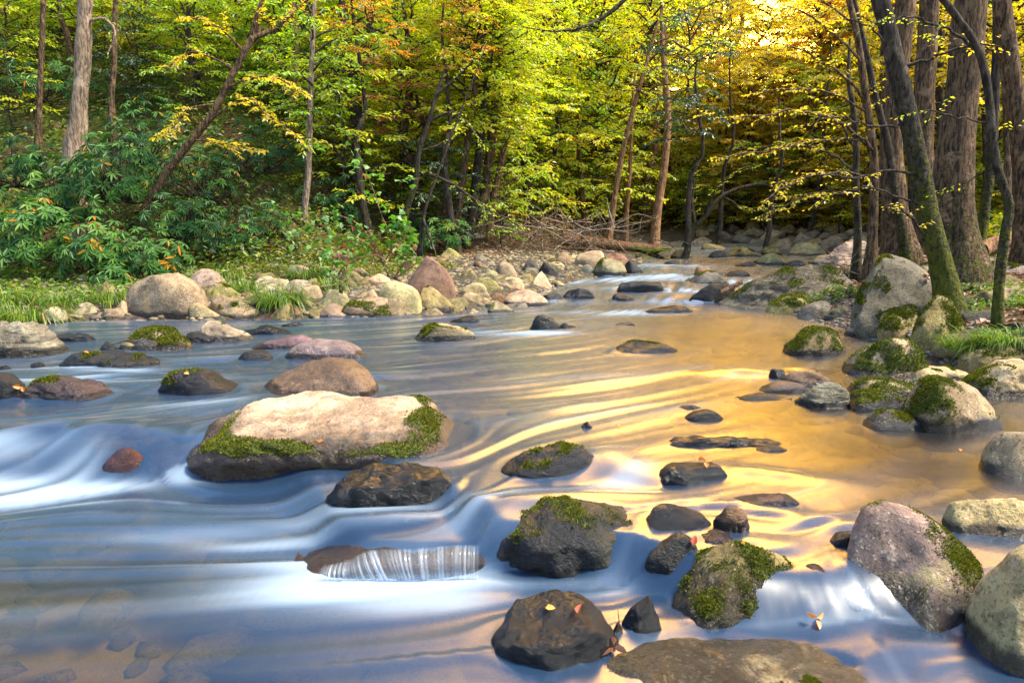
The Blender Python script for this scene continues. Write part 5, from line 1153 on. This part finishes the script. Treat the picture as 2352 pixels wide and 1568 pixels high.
def fern(px, py, nf, L0, label, seed):
    r = np.random.default_rng(seed); B = hit(px, py); Lv = Leaves()
    for k in range(nf):
        a = r.uniform(0, 6.28); ln = L0 * r.uniform(.6, 1.1); t = np.linspace(.12, 1, 22); o = np.array([math.cos(a), math.sin(a), 0])
        sp = o * (ln * .8 * t)[:, None] + np.array([0, 0, 1]) * (ln * (.75 * t - .62 * t * t))[:, None]; s = np.cross(o, [0, 0, 1.0])
        for sg in (-1, 1):
            w = ln * .24 * np.sin(np.pi * np.clip(t * .9 + .08, 0, 1)) + .01
            Lv.add(sp, np.broadcast_to(s * sg + o * .35 + [0, 0, -.12], (22, 3)), np.broadcast_to([0, 0, 1.0], (22, 3)) + r.normal(size=(22, 3)) * .1, w, w * .30, np.clip(r.normal(.5, .15), 0, 1))
    link('fern', leaf_mesh('fern', *Lv.arrays(), L_GS), None, tuple(B), label, 'fern')
fern(1500, 585, 26, 1.0, 'bright green fern clump on the far shore below the orange-brown trunk', 1)
fern(1470, 578, 14, .8, 'smaller fern left of the bright clump on the far shore', 2)
fern(2240, 655, 12, .35, 'fern at the foot of the great tree', 3)
fern(2120, 690, 12, .3, 'fern growing between smooth grey boulder and the leaning tree', 4)

# ------------------------------------------------------------------ rhododendrons
def oblong(seed, rn):
    r = np.random.default_rng(seed); z = np.zeros((1, 3))
    return leaf_mesh('leaf', z, np.array([[1.0, 0, 0]]), np.array([[0, 0, 1.0]]), np.array([1.0]), np.array([.27]), np.array([rn]), L_RH, long=True)
RL = [oblong(k, v) for k, v in enumerate((.1, .3, .45, .6, .8, .965))]
def rhododendron(px, py, y, rad, hgt, nw, nobj, label, seed, ll=.17, shade=0.0):
    r = np.random.default_rng(seed); B = at_y(px, py, y); B[2] = max(float(ground(B[0], y)) - .1, B[2] - .3)
    e = link('rhododendron', None, None, tuple(B), label, 'shrub', 'rhododendrons on the left slope'); e.empty_display_size = .2
    u = r.normal(size=(nw, 3)); u[:, 2] = np.abs(u[:, 2]) * .9 - .15; u[:, 1] -= .25; u = norm(u)
    sh = r.uniform(.62, 1.0, nw) * (1 + .22 * pn(u * 2.2 + seed)); W = u * sh[:, None] * [rad, rad * .8, hgt] + [0, 0, hgt * .12]
    G = Geo()
    for k in range(0, nw, 3):
        p = spline([[r.normal() * .15, r.normal() * .12, 0], W[k] * .55 + [0, 0, -.1 * hgt], W[k]], 6); G.add(tube(p, np.linspace(.022, .006, 6), 4), 0)
    link('stems', G.mesh('stems', [B_DARK]), e, kind='stuff')
    nl = r.integers(8, 12, nw); own = np.repeat(np.arange(nw), nl); k = len(own); j = np.concatenate([np.arange(q) / q for q in nl])
    a = j * 6.283 + r.uniform(0, 6.28, nw)[own] + r.normal(size=k) * .12
    ax = norm(u + [0, -.15, .55])[own]; s1 = norm(np.cross(ax, [.3, 1, .2])); s2 = np.cross(ax, s1)
    dr = r.uniform(-.15, .55, nw)[own] + r.normal(size=k) * .12
    d = norm(s1 * np.cos(a)[:, None] + s2 * np.sin(a)[:, None] - ax * dr[:, None] + [0, 0, -.10]); nn = norm(ax + d * .3)
    l = ll * r.uniform(.75, 1.2, k); P = W[own] + d * .015
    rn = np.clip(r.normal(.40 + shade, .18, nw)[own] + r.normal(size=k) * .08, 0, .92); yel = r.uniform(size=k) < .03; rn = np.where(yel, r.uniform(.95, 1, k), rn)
    front = np.argsort((P[:, 1] * 1.0) - .25 * P[:, 2]); obj, rest = front[:nobj], front[nobj:]
    if len(rest): link('leaves', leaf_mesh('leaves', P[rest], d[rest], nn[rest], l[rest], l[rest] * .27, rn[rest], L_RH, long=True), e, kind='stuff')
    lv = np.array((.1, .3, .45, .6, .8, .965))
    for i in obj:
        sy = np.cross(nn[i], d[i]); sy /= np.linalg.norm(sy); zz = np.cross(d[i], sy)
        o = bpy.data.objects.new('leaf', RL[int(np.argmin(np.abs(lv - rn[i])))]); C.objects.link(o); o.parent = e
        o.matrix_local = Matrix(((d[i][0] * l[i], sy[0] * l[i], zz[0] * l[i], P[i][0]), (d[i][1] * l[i], sy[1] * l[i], zz[1] * l[i], P[i][1]), (d[i][2] * l[i], sy[2] * l[i], zz[2] * l[i], P[i][2]), (0, 0, 0, 1)))
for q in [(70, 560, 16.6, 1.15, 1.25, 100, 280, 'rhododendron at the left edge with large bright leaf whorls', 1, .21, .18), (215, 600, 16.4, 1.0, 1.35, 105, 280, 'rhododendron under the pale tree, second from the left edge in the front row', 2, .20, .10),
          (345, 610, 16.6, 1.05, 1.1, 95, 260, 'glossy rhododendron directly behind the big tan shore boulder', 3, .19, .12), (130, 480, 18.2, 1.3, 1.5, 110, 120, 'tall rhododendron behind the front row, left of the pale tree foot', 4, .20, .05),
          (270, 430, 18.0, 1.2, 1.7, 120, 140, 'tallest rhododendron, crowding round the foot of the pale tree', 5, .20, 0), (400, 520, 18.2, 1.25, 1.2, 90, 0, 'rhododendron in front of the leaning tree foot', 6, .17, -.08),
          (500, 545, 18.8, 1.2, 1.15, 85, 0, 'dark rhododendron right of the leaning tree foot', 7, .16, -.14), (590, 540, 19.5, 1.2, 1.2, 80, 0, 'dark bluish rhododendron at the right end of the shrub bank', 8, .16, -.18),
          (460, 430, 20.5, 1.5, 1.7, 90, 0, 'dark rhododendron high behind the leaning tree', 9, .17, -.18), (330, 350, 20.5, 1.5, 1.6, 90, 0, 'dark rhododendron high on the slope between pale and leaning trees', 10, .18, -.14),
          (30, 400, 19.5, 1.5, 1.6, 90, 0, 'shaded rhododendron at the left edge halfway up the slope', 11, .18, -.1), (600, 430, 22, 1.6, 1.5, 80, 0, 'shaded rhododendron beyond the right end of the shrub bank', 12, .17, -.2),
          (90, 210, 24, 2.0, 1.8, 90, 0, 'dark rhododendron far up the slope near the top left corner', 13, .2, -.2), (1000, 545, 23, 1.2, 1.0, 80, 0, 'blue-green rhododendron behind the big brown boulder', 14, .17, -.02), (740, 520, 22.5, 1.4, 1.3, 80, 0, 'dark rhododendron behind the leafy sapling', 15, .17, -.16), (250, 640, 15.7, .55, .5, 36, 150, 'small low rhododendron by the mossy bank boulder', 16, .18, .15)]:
    rhododendron(*q)

# ------------------------------------------------------------------ leafy sapling arching over the bar
def lobed_leaf(seed, rn):
    r = np.random.default_rng(seed); ang = np.linspace(-2.5, 2.5, 15); rad = np.array([.35, .52, .40, .62, .80, .55, .62, .78, 1.0, .78, .62, .55, .80, .62, .40])[:15] * r.uniform(.9, 1.1, 15)
    rim = np.stack([.35 + rad * np.cos(ang) * .65, rad * np.sin(ang) * .62, -.18 * rad ** 2 + r.normal(size=15) * .02], -1)
    v = np.vstack([[[.25, 0, .03]], rim]); f = np.array([[0, k, k + 1] for k in range(1, 15)])
    return make_mesh('leaf', v, f, [L_SY], False, {'rnd': np.full(16, rn)})
LL = [lobed_leaf(k, v) for k, v in enumerate((.1, .3, .5, .65, .80, .93, .99))]
def leafy_sapling():
    y = 15.2; B = hit(895, 640); y = B[1]; r = np.random.default_rng(3)
    e = link('leafy_sapling', None, None, tuple(B), 'bright green sapling with large lobed leaves arching left over the stony bar', 'sapling'); e.empty_display_size = .2
    stems = [([(895, 640), (870, 590), (835, 555), (790, 540), (745, 545), (690, 560)], -.4), ([(895, 640), (865, 575), (820, 530), (770, 520), (700, 525), (640, 535)], .2), ([(880, 610), (900, 560), (880, 500), (858, 440), (838, 390), (812, 330)], -.3),
             ([(870, 590), (830, 520), (780, 495), (740, 488), (690, 505), (630, 470)], .3), ([(900, 645), (930, 600), (945, 560), (938, 520)], 0), ([(905, 640), (960, 600), (925, 560), (900, 545)], -.2), ([(850, 560), (800, 560), (760, 590), (800, 610)], -.6), ([(880, 600), (840, 600), (790, 588), (760, 612), (745, 630)], -.8),
             ([(895, 640), (880, 660), (850, 668), (800, 660)], -.8), ([(895, 640), (900, 670), (930, 664)], -.9), ([(860, 545), (905, 520), (925, 490)], -.3)]
    spots = []
    for pts, dy in stems:
        q = spline(world_path(pts, y, dy), 26); q[2:] += np.cumsum(r.normal(size=(24, 3)) * .006, 0)
        v, f = tube(q - B, np.linspace(.016, .004, 26), 6, .1); link('stem', make_mesh('stem', v, f, [B_TAN], True, {'rnd': np.zeros(len(v))}), e)
        for k in range(7, 26):
            for _ in range(2 if k % 2 else 1):
                spots.append(q[k] - B + r.normal(size=3) * [.09, .09, .07])
    for k, p in enumerate(spots):
        dead = r.uniform() < .13; l = r.uniform(.12, .23)
        me = LL[r.integers(4, 7)] if dead else LL[r.integers(0, 4)]
        o = bpy.data.objects.new('leaf', me); C.objects.link(o); o.parent = e; o.location = tuple(p); o.scale = (l, l, l)
        o.rotation_euler = (r.normal() * .5, (1.2 if dead else .35) + r.normal() * .35, r.uniform(0, 6.28))
leafy_sapling()
def near_sprig(px, py, label, seed, dist=7.0):
    """leaf ends of a branch that reaches in close to the viewer"""
    r = np.random.default_rng(seed); B = at_y(px, py, dist)
    e = link('leaf_sprig', None, None, tuple(B), label, 'leaves'); e.empty_display_size = .1
    v, f = tube(spline([[.10, .05, .02], [0, 0, 0], [-.10, -.03, -.01]], 6), .002, 5); link('twig', make_mesh('twig', v, f, [B_TAN], True, {'rnd': np.zeros(len(v))}), e)
    for k in range(7):
        o = link('leaf', LL[r.integers(0, 4)], e, tuple(r.normal(size=3) * [.06, .04, .02])); l = r.uniform(.06, .10); o.scale = (l, l, l); o.rotation_euler = (r.normal() * .4, .2 + r.normal() * .4, r.uniform(0, 6.28))
near_sprig(722, 332, 'topmost green leaf sprig above the leafy sapling', 1); near_sprig(806, 382, 'green leaf sprig between the topmost one and the pair by the black crooked tree', 2)
near_sprig(870, 402, 'green leaf sprig just left of the one by the black crooked tree', 3); near_sprig(945, 412, 'green leaf sprig over the black crooked tree, rightmost of its kind', 4)

# ------------------------------------------------------------------ brush pile, logs, sticks
def stick(e, B, a, b, r0, r1, seed, mat=B_STICK, bend=.10, name='stick', n=10, kind=None):
    r = np.random.default_rng(seed); a, b = np.array(a), np.array(b); L = np.linalg.norm(b - a)
    q = spline(np.vstack([a, a * .6 + b * .4 + r.normal(size=3) * bend * L, a * .25 + b * .75 + r.normal(size=3) * bend * L, b]), n)
    v, f = tube(q - B, np.linspace(r0, r1, n), 6, .15, seed)
    return link(name, make_mesh(name, v, f, [mat], True, {'rnd': np.full(len(v), .1)}), e, kind=kind)
def brush_pile():
    B = hit(1200, 575); r = np.random.default_rng(9)
    e = link('brush_pile', None, None, tuple(B), 'tangled heap of bare brown sticks behind the stony bar', 'brushwood'); e.empty_display_size = .2
    k = 0
    while k < 95:
        px, py = r.uniform(985, 1420), r.uniform(505, 590); y = B[1] + r.uniform(-1.2, 2.6)
        a = at_y(px, py, y); a[2] = max(a[2], float(ground(a[0], y)) + .05)
        th = r.uniform(-.5, 3.4); ln = r.uniform(.6, 2.0); b = a + np.array([math.cos(th) * ln, r.uniform(-.6, .6), math.sin(th) * ln * .62])
        b[2] = np.clip(b[2], float(ground(b[0], b[1])) + .05, B[2] + 2.0)
        stick(e, B, a, b, r.uniform(.012, .032), .006, 200 + k, B_STICK if r.uniform() < .8 else B_WHITE); k += 1
    G = Geo(); n = 900; p = B + r.normal(size=(n, 3)) * [1.9, .9, .35] + [0, .3, .45]; p[:, 2] = np.maximum(p[:, 2], ground(p[:, 0], p[:, 1]) + .03)
    twig_tubes(G, p - B, norm(r.normal(size=(n, 3)) * [1, .6, .8]), r.uniform(.2, .8, n), .006); link('twigs', G.mesh('twigs', [B_STICK]), e, kind='stuff')
    Lv = Leaves(); n = 800; p = r.normal(size=(n, 3)) * [1.9, 1.0, .38] + [0, .3, .40]; Lv.add(p, r.normal(size=(n, 3)), r.normal(size=(n, 3)), .10, .06, np.clip(r.normal(.35, .2, n), 0, 1))
    link('dead_leaves', leaf_mesh('dead_leaves', *Lv.arrays(), L_LT), e, kind='stuff')
brush_pile()
def branchy_log(name, label, cat, pts, y, dy, r0, r1, mat, limbs, seed):
    q = spline(world_path(pts, y, dy), 20); B = q[0].copy(); e = link(name, None, None, tuple(B), label, cat); e.empty_display_size = .2
    v, f = tube(q - B, np.linspace(r0, r1, 20), 12, .25, seed); link('log', make_mesh('log', v, f, [mat], True, {'rnd': np.full(len(v), .3)}), e)
    for k, (lp, dy2, w) in enumerate(limbs):
        c = spline(world_path(lp, y, dy2), 14); c[1:] += np.cumsum(np.random.default_rng(seed + k).normal(size=(13, 3)) * .012, 0); v, f = tube(c - B, np.linspace(w, w * .3, 14), 6, .15, seed + k)
        link('branch', make_mesh('branch', v, f, [mat], True, {'rnd': np.zeros(len(v))}), e)
branchy_log('fallen_log', 'fallen reddish-brown log lying behind the rapids boulders', 'log', [(1290, 548), (1350, 556), (1420, 563), (1500, 572)], 27, 1, .24, .15, B_TAN, [([(1370, 556), (1350, 575), (1338, 592)], -.8, .05), ([(1420, 560), (1436, 575), (1448, 590)], -.8, .04), ([(1350, 556), (1320, 530), (1290, 500)], -.3, .05)], 1)
branchy_log('bleached_branch', 'bleached dead limb with fine bare twigs sticking out right of the brush pile', 'branch', [(1150, 514), (1240, 522), (1330, 530), (1420, 522), (1500, 505)], 26, 0, .022, .006, B_WHITE, [([(1330, 530), (1390, 515), (1440, 510)], -.3, .014), ([(1380, 526), (1440, 528), (1480, 520)], -.3, .012), ([(1300, 528), (1340, 545), (1360, 570)], -.5, .016), ([(1340, 530), (1290, 560), (1250, 590)], -.6, .020), ([(1400, 524), (1440, 500), (1470, 490)], -.1, .010), ([(1240, 522), (1200, 560), (1180, 590)], -.6, .018)], 2)
branchy_log('root_tangle', 'loose pale sticks lying on the far shore right of the fallen log', 'branch', [(1500, 548), (1535, 560), (1560, 580)], 27, 0, .035, .010, B_STICK, [([(1520, 556), (1490, 575), (1470, 592)], -.3, .02), ([(1535, 560), (1560, 555), (1590, 560)], 0, .02), ([(1545, 568), (1520, 585), (1505, 596)], -.3, .015)], 3)
branchy_log('dark_log', 'dark rotten log under the trees at the back of the bar', 'log', [(955, 565), (1010, 556), (1060, 548), (1110, 545)], 23, .6, .12, .09, B_DARK, [([(1010, 556), (1000, 575), (995, 590)], -.3, .02)], 4)
branchy_log('mossy_log', 'reddish log lying on the leafy ground at the far right', 'log', [(2255, 575), (2300, 556), (2360, 538), (2420, 525)], 15, .5, .16, .17, B_TAN, [], 5)
branchy_log('broken_stick', 'short reddish broken stick on the tip of the banded boulder', 'stick', [(1655, 671), (1680, 660), (1703, 648)], 15.0, .1, .05, .045, B_TAN, [], 6)
branchy_log('twig_heap', 'bare grey twigs caught at the foot of the slim dark tree pair', 'branch', [(1895, 592), (1920, 605), (1950, 622), (1972, 630)], 14.8, -.2, .016, .008, B_STICK, [([(1920, 605), (1905, 575), (1895, 555)], 0, .010), ([(1930, 610), (1960, 590), (1975, 570)], 0, .010), ([(1940, 618), (1915, 625), (1890, 622)], -.2, .010), ([(1945, 620), (1960, 600), (1990, 585)], 0, .010), ([(1950, 622), (1940, 590), (1920, 570)], 0, .008)], 7)
branchy_log('exposed_root', 'exposed pale root curling between banded boulder and smooth grey boulder', 'root', [(2010, 640), (1990, 655), (1972, 668), (1985, 676), (2005, 670)], 12.6, 0, .04, .02, B_TAN, [([(1990, 655), (1975, 680), (1968, 695)], -.1, .02)], 8)
branchy_log('bar_branch', 'thin dead branch lying across the stones below the sapling', 'branch', [(690, 668), (760, 655), (850, 650), (930, 648)], 14.6, .3, .014, .006, B_STICK, [([(760, 655), (800, 640), (830, 630)], .2, .008), ([(850, 650), (830, 668), (800, 690)], -.3, .008), ([(800, 655), (760, 640), (745, 628)], .2, .007)], 9)
branchy_log('bent_branch', 'bent reddish branch arching down onto the bar left of the sapling', 'branch', [(770, 645), (790, 612), (830, 592), (870, 588), (905, 618)], 15.6, -.3, .018, .010, B_TAN, [([(800, 605), (770, 622), (745, 640)], -.2, .010), ([(860, 590), (855, 615), (862, 640)], -.2, .010), ([(815, 598), (830, 625), (820, 645)], -.2, .008)], 10)
branchy_log('fine_twig', 'single thin twig standing in the water beside the tiny brown rock', 'twig', [(1424, 1450), (1422, 1425), (1419, 1398)], 3.25, 0, .0025, .0015, B_DARK, [], 11)
branchy_log('water_twig', 'thin twig poking up at the left end of the long black rock', 'twig', [(232, 800), (262, 790), (330, 772)], 9.6, .2, .008, .004, B_DARK, [], 12)

# ------------------------------------------------------------------ the small waterfall
def waterfall_material():
    m, t, out = new_mat('falling_water')
    fd = nd(t, 'ShaderNodeBsdfDiffuse'); fd.inputs[0].default_value = (.70, .78, .86, 1); tr = nd(t, 'ShaderNodeBsdfTransparent'); gl = nd(t, 'ShaderNodeBsdfGlossy'); gl.inputs['Roughness'].default_value = .2
    a = nd(t, 'ShaderNodeMixShader'); setv(t, a.inputs[0], gattr(t, 'rnd').outputs['Fac']); b = nd(t, 'ShaderNodeMixShader'); setv(t, b.inputs[0], math_n(t, 'MULTIPLY', gattr(t, 'rnd').outputs['Fac'], .15))
    t.links.new(tr.outputs[0], a.inputs[1]); t.links.new(fd.outputs[0], a.inputs[2]); t.links.new(a.outputs[0], b.inputs[1]); t.links.new(gl.outputs[0], b.inputs[2]); t.links.new(b.outputs[0], out.inputs[0])
    return m
M_FALL = waterfall_material()
def waterfall(name, label, lip, foot, z1, cols, seed, dens, fade=.0):
    """a thin veil that runs over the lip and parts into fine strands; lip and foot run left to right in the photograph"""
    r = np.random.default_rng(seed); u = np.linspace(0, 1, cols); s = np.linspace(0, 1, 10)
    lp, ft = spline(lip, cols), spline(foot, cols)
    V = np.zeros((cols, 10, 3)); jit = r.normal(size=cols) * .004
    for i in range(cols):
        b = at_z(*ft[i], z1); a = at_y(*lp[i], b[1] + .07)
        V[i] = a * (1 - s)[:, None] + b * s[:, None]; V[i, :, 2] = a[2] + (b[2] - a[2]) * s ** 1.8; V[i, :, 1] -= .05 * np.sin(3.14 * s) + jit[i]
    x = u * cols
    st = .5 + .5 * pn(np.stack([x * .33, x * 0, x * 0 + seed], -1)) + .35 * pn(np.stack([x * .11, x * 0, x * 0 + 4], -1)); st = .16 + .84 * ss(.35, 1.0, st)
    op = st[:, None] * (.15 + .75 * s[None] ** .7) * dens * (1 - .5 * fade * u[:, None]) * ss(0, .06, u)[:, None] * ss(1, .94, u)[:, None]
    op = np.clip(op + .35 * ss(.8, 1, s)[None] * dens, 0, .9) * ss(0, .12, s)[None]
    i = np.arange(cols - 1)[:, None] * 10 + np.arange(9)[None]; f = np.stack([i, i + 10, i + 11, i + 1], -1).reshape(-1, 4)
    B = V[cols // 2, -1].copy()
    link(name, make_mesh(name, (V - B).reshape(-1, 3), f, [M_FALL], True, {'rnd': op.ravel()}), None, tuple(B), label, 'waterfall')
waterfall('waterfall', 'small waterfall of fine white strands pouring over the purple-brown ledge', [(735, 1300), (800, 1284), (850, 1262), (950, 1258), (1040, 1250), (1105, 1250)], [(728, 1332), (800, 1333), (880, 1334), (960, 1334), (1040, 1333), (1105, 1330)], -.19, 190, 1, 1.0, .6)
waterfall('chute', 'little white chute between the lichen boulder and the pink-topped boulder', [(1905, 1352), (1935, 1350), (1962, 1338), (1990, 1325)], [(1915, 1405), (1945, 1425), (1965, 1430), (1985, 1425)], -.18, 46, 2, .5)

# ------------------------------------------------------------------ single fallen leaves
FL = [leaf_mesh('leaf', np.zeros((1, 3)), np.array([[1.0, 0, .05]]), np.array([[0, 0, 1.0]]), np.array([1.0]), np.array([.62]), np.array([.5]), new, long=True) for new in (leaf_material('fallen_yellow', [(0, (.55, .33, .05)), (1, (.60, .38, .08))], .2), leaf_material('fallen_orange', [(0, (.50, .17, .03)), (1, (.55, .20, .03))], .2), leaf_material('fallen_red', [(0, (.36, .05, .02)), (1, (.40, .06, .02))], .2), leaf_material('fallen_brown', [(0, (.15, .06, .03)), (1, (.2, .08, .03))], .15))]
deps = bpy.context.evaluated_depsgraph_get(); deps.update()
def drop_leaf(px, py, size, col, label, tilt=.2, n=1, cat='leaf'):
    d = ray(px, py); okk, loc, nrm, _, ob, _ = S.ray_cast(deps, Vector(CAM), Vector(d).normalized())
    for k in range(n):
        o = link('fallen_leaf', FL[col], None, None, label, cat); q = nrm.to_track_quat('Z', 'Y').to_matrix().to_4x4()
        o.matrix_world = Matrix.Translation(loc + nrm * (.014 + .012 * k)) @ q @ Matrix.Rotation(px * 1.7 + k * 2.1, 4, 'Z') @ Matrix.Rotation(tilt * (k + 1) * (1 if k % 2 else -1), 4, 'X') @ Matrix.Diagonal((size * .55, size * .55, size * .55, 1))
        if n > 1: o['group'] = 'clump: ' + label
for a in [(1253, 1397, .085, 0, 'pale yellow leaf stuck on top of the dark wet boulder'), (1328, 1412, .10, 2, 'wet red-brown leaf in a hollow of the dark wet boulder'), (1590, 1252, .10, 2, 'red leaf hanging on the shoulder of the egg-shaped black boulder'),
          (1410, 1505, .12, 3, 'curled brown leaf clump in the water below the dark wet boulder', .5, 4), (1873, 1425, .09, 1, 'orange-red leaf clump pinned by the chute to the lichen boulder', .5, 3), (1712, 1247, .07, 0, 'yellow leaf floating in the hollow of the low purple-brown rock'),
          (1622, 1066, .10, 1, 'orange leaves on the low black rock between blue and golden water', .3, 3), (46, 890, .14, 1, 'orange leaf hanging on the black rock at the left edge', .5, 2), (425, 858, .13, 0, 'yellow leaf at the mossy corner of the dark wet slab'), (192, 810, .14, 1, 'orange leaf on the long black rock in the left pool'),
          (745, 1013, .10, 1, 'small orange leaf on the mossy rim of the largest boulder'), (760, 965, .07, 3, 'brown leaf scrap on the flat top of the largest boulder'), (2128, 640, .13, 3, 'heap of dry leaves on the large smooth grey boulder', .4, 6), (2205, 1035, .08, 1, 'tiny orange leaf on the brown shallows at the right'), (130, 715, .12, 1, 'orange leaf among the pale shore stones at left'), (1420, 980, .05, 0, 'yellow speck of a leaf in the smooth blue water')]:
    drop_leaf(*a)

# ------------------------------------------------------------------ each of many alike is told apart by what stands beside it
def short(lab):
    w = lab.split()
    for k, q in enumerate(w):
        if k >= 2 and q.strip(',') in ('with', 'at', 'beside', 'behind', 'in', 'on', 'lying', 'standing', 'below', 'under', 'above', 'between', 'right', 'left', 'of', 'off', 'to', 'across', 'touching', 'sloping', 'leaning', 'stuck', 'alone', 'against', 'tucked', 'rising', 'forking', 'seen', 'among', 'pressed', 'from', 'half', 'sweeping', 'hung', 'splashed', 'where', 'that', 'wedged', 'hiding', 'pointing', 'cut', 'by', 'crowding', 'peeking', 'clothed', 'near', 'over', 'arching', 'without', 'carrying', 'furthest', 'leftmost', 'rightmost'): return ' '.join(w[:k]).strip(',')
    return ' '.join(w[:6])
def tell_apart():
    tops = [o for o in bpy.data.objects if o.parent is None and o.get('label')]
    pos = {o.name: (proj(o.location), o.location.y) for o in tops}
    count = {}
    for o in tops: count[o['label']] = count.get(o['label'], 0) + 1
    marks = [o for o in tops if count[o['label']] == 1 and o.get('category') in ('boulder', 'rock', 'tree', 'log', 'shrub', 'sapling', 'grass')]
    used = set(o['label'] for o in tops if count[o['label']] == 1)
    todo = sorted([o for o in tops if count[o['label']] > 1], key=lambda o: o.location.y)
    for o in todo:
        (px, py), y = pos[o.name]; nm = o.name.split('.')[0]; tree = nm in ('forest_tree', 'sapling')
        if tree: base = o['label'].split(' among')[0].replace(' leafy', '')
        elif nm == 'cobble' and o['category'] == 'stone':
            t = max(o['tint']); base = ('pale' if t > .25 else 'dark') + ' ' + ('large' if o.scale.x > .32 else 'mid-sized' if o.scale.x > .2 else 'small') + (' mossy stone' if 'mossy' in o['label'] else ' half-buried stone')
        elif nm == 'cobble':
            t = max(o['tint']); base = ('pale' if t > .40 else 'tan' if t > .30 else 'dull') + ' ' + ('large' if o.scale.x > .24 else 'mid-sized' if o.scale.x > .16 else 'small') + ' cobble'
        else: base = ('large' if o.scale.x > .6 else 'mid-sized' if o.scale.x > .45 else 'small') + ' angular grey stone'
        near = sorted(marks, key=lambda m: abs(pos[m.name][0][0] - px) + 2.5 * abs(pos[m.name][0][1] - py) * (0.3 if tree else 1) + (60 if tree and m.get('category') in ('boulder', 'rock') else 0))
        done = False
        for m in near[:26]:
            (mx, my), m_y = pos[m.name]; dx = px - mx
            rels = ['just left of' if dx < 0 else 'just right of', 'behind' if y > m_y else 'in front of', ('behind and left of' if dx < 0 else 'behind and right of') if y > m_y else ('in front and left of' if dx < 0 else 'in front and right of')]
            if tree: rels = [rels[2], rels[1]] if abs(dx) > 25 else [rels[1], rels[2]]
            elif abs(dx) < abs(py - my) * 1.5: rels = [rels[1], rels[2], rels[0]]
            for rel in rels:
                lab = f'{base} {rel} the {short(m["label"])}'
                if lab not in used and 4 <= len(lab.split()) <= 16: used.add(lab); o['label'] = lab; done = True; break
            if done: break
tell_apart()
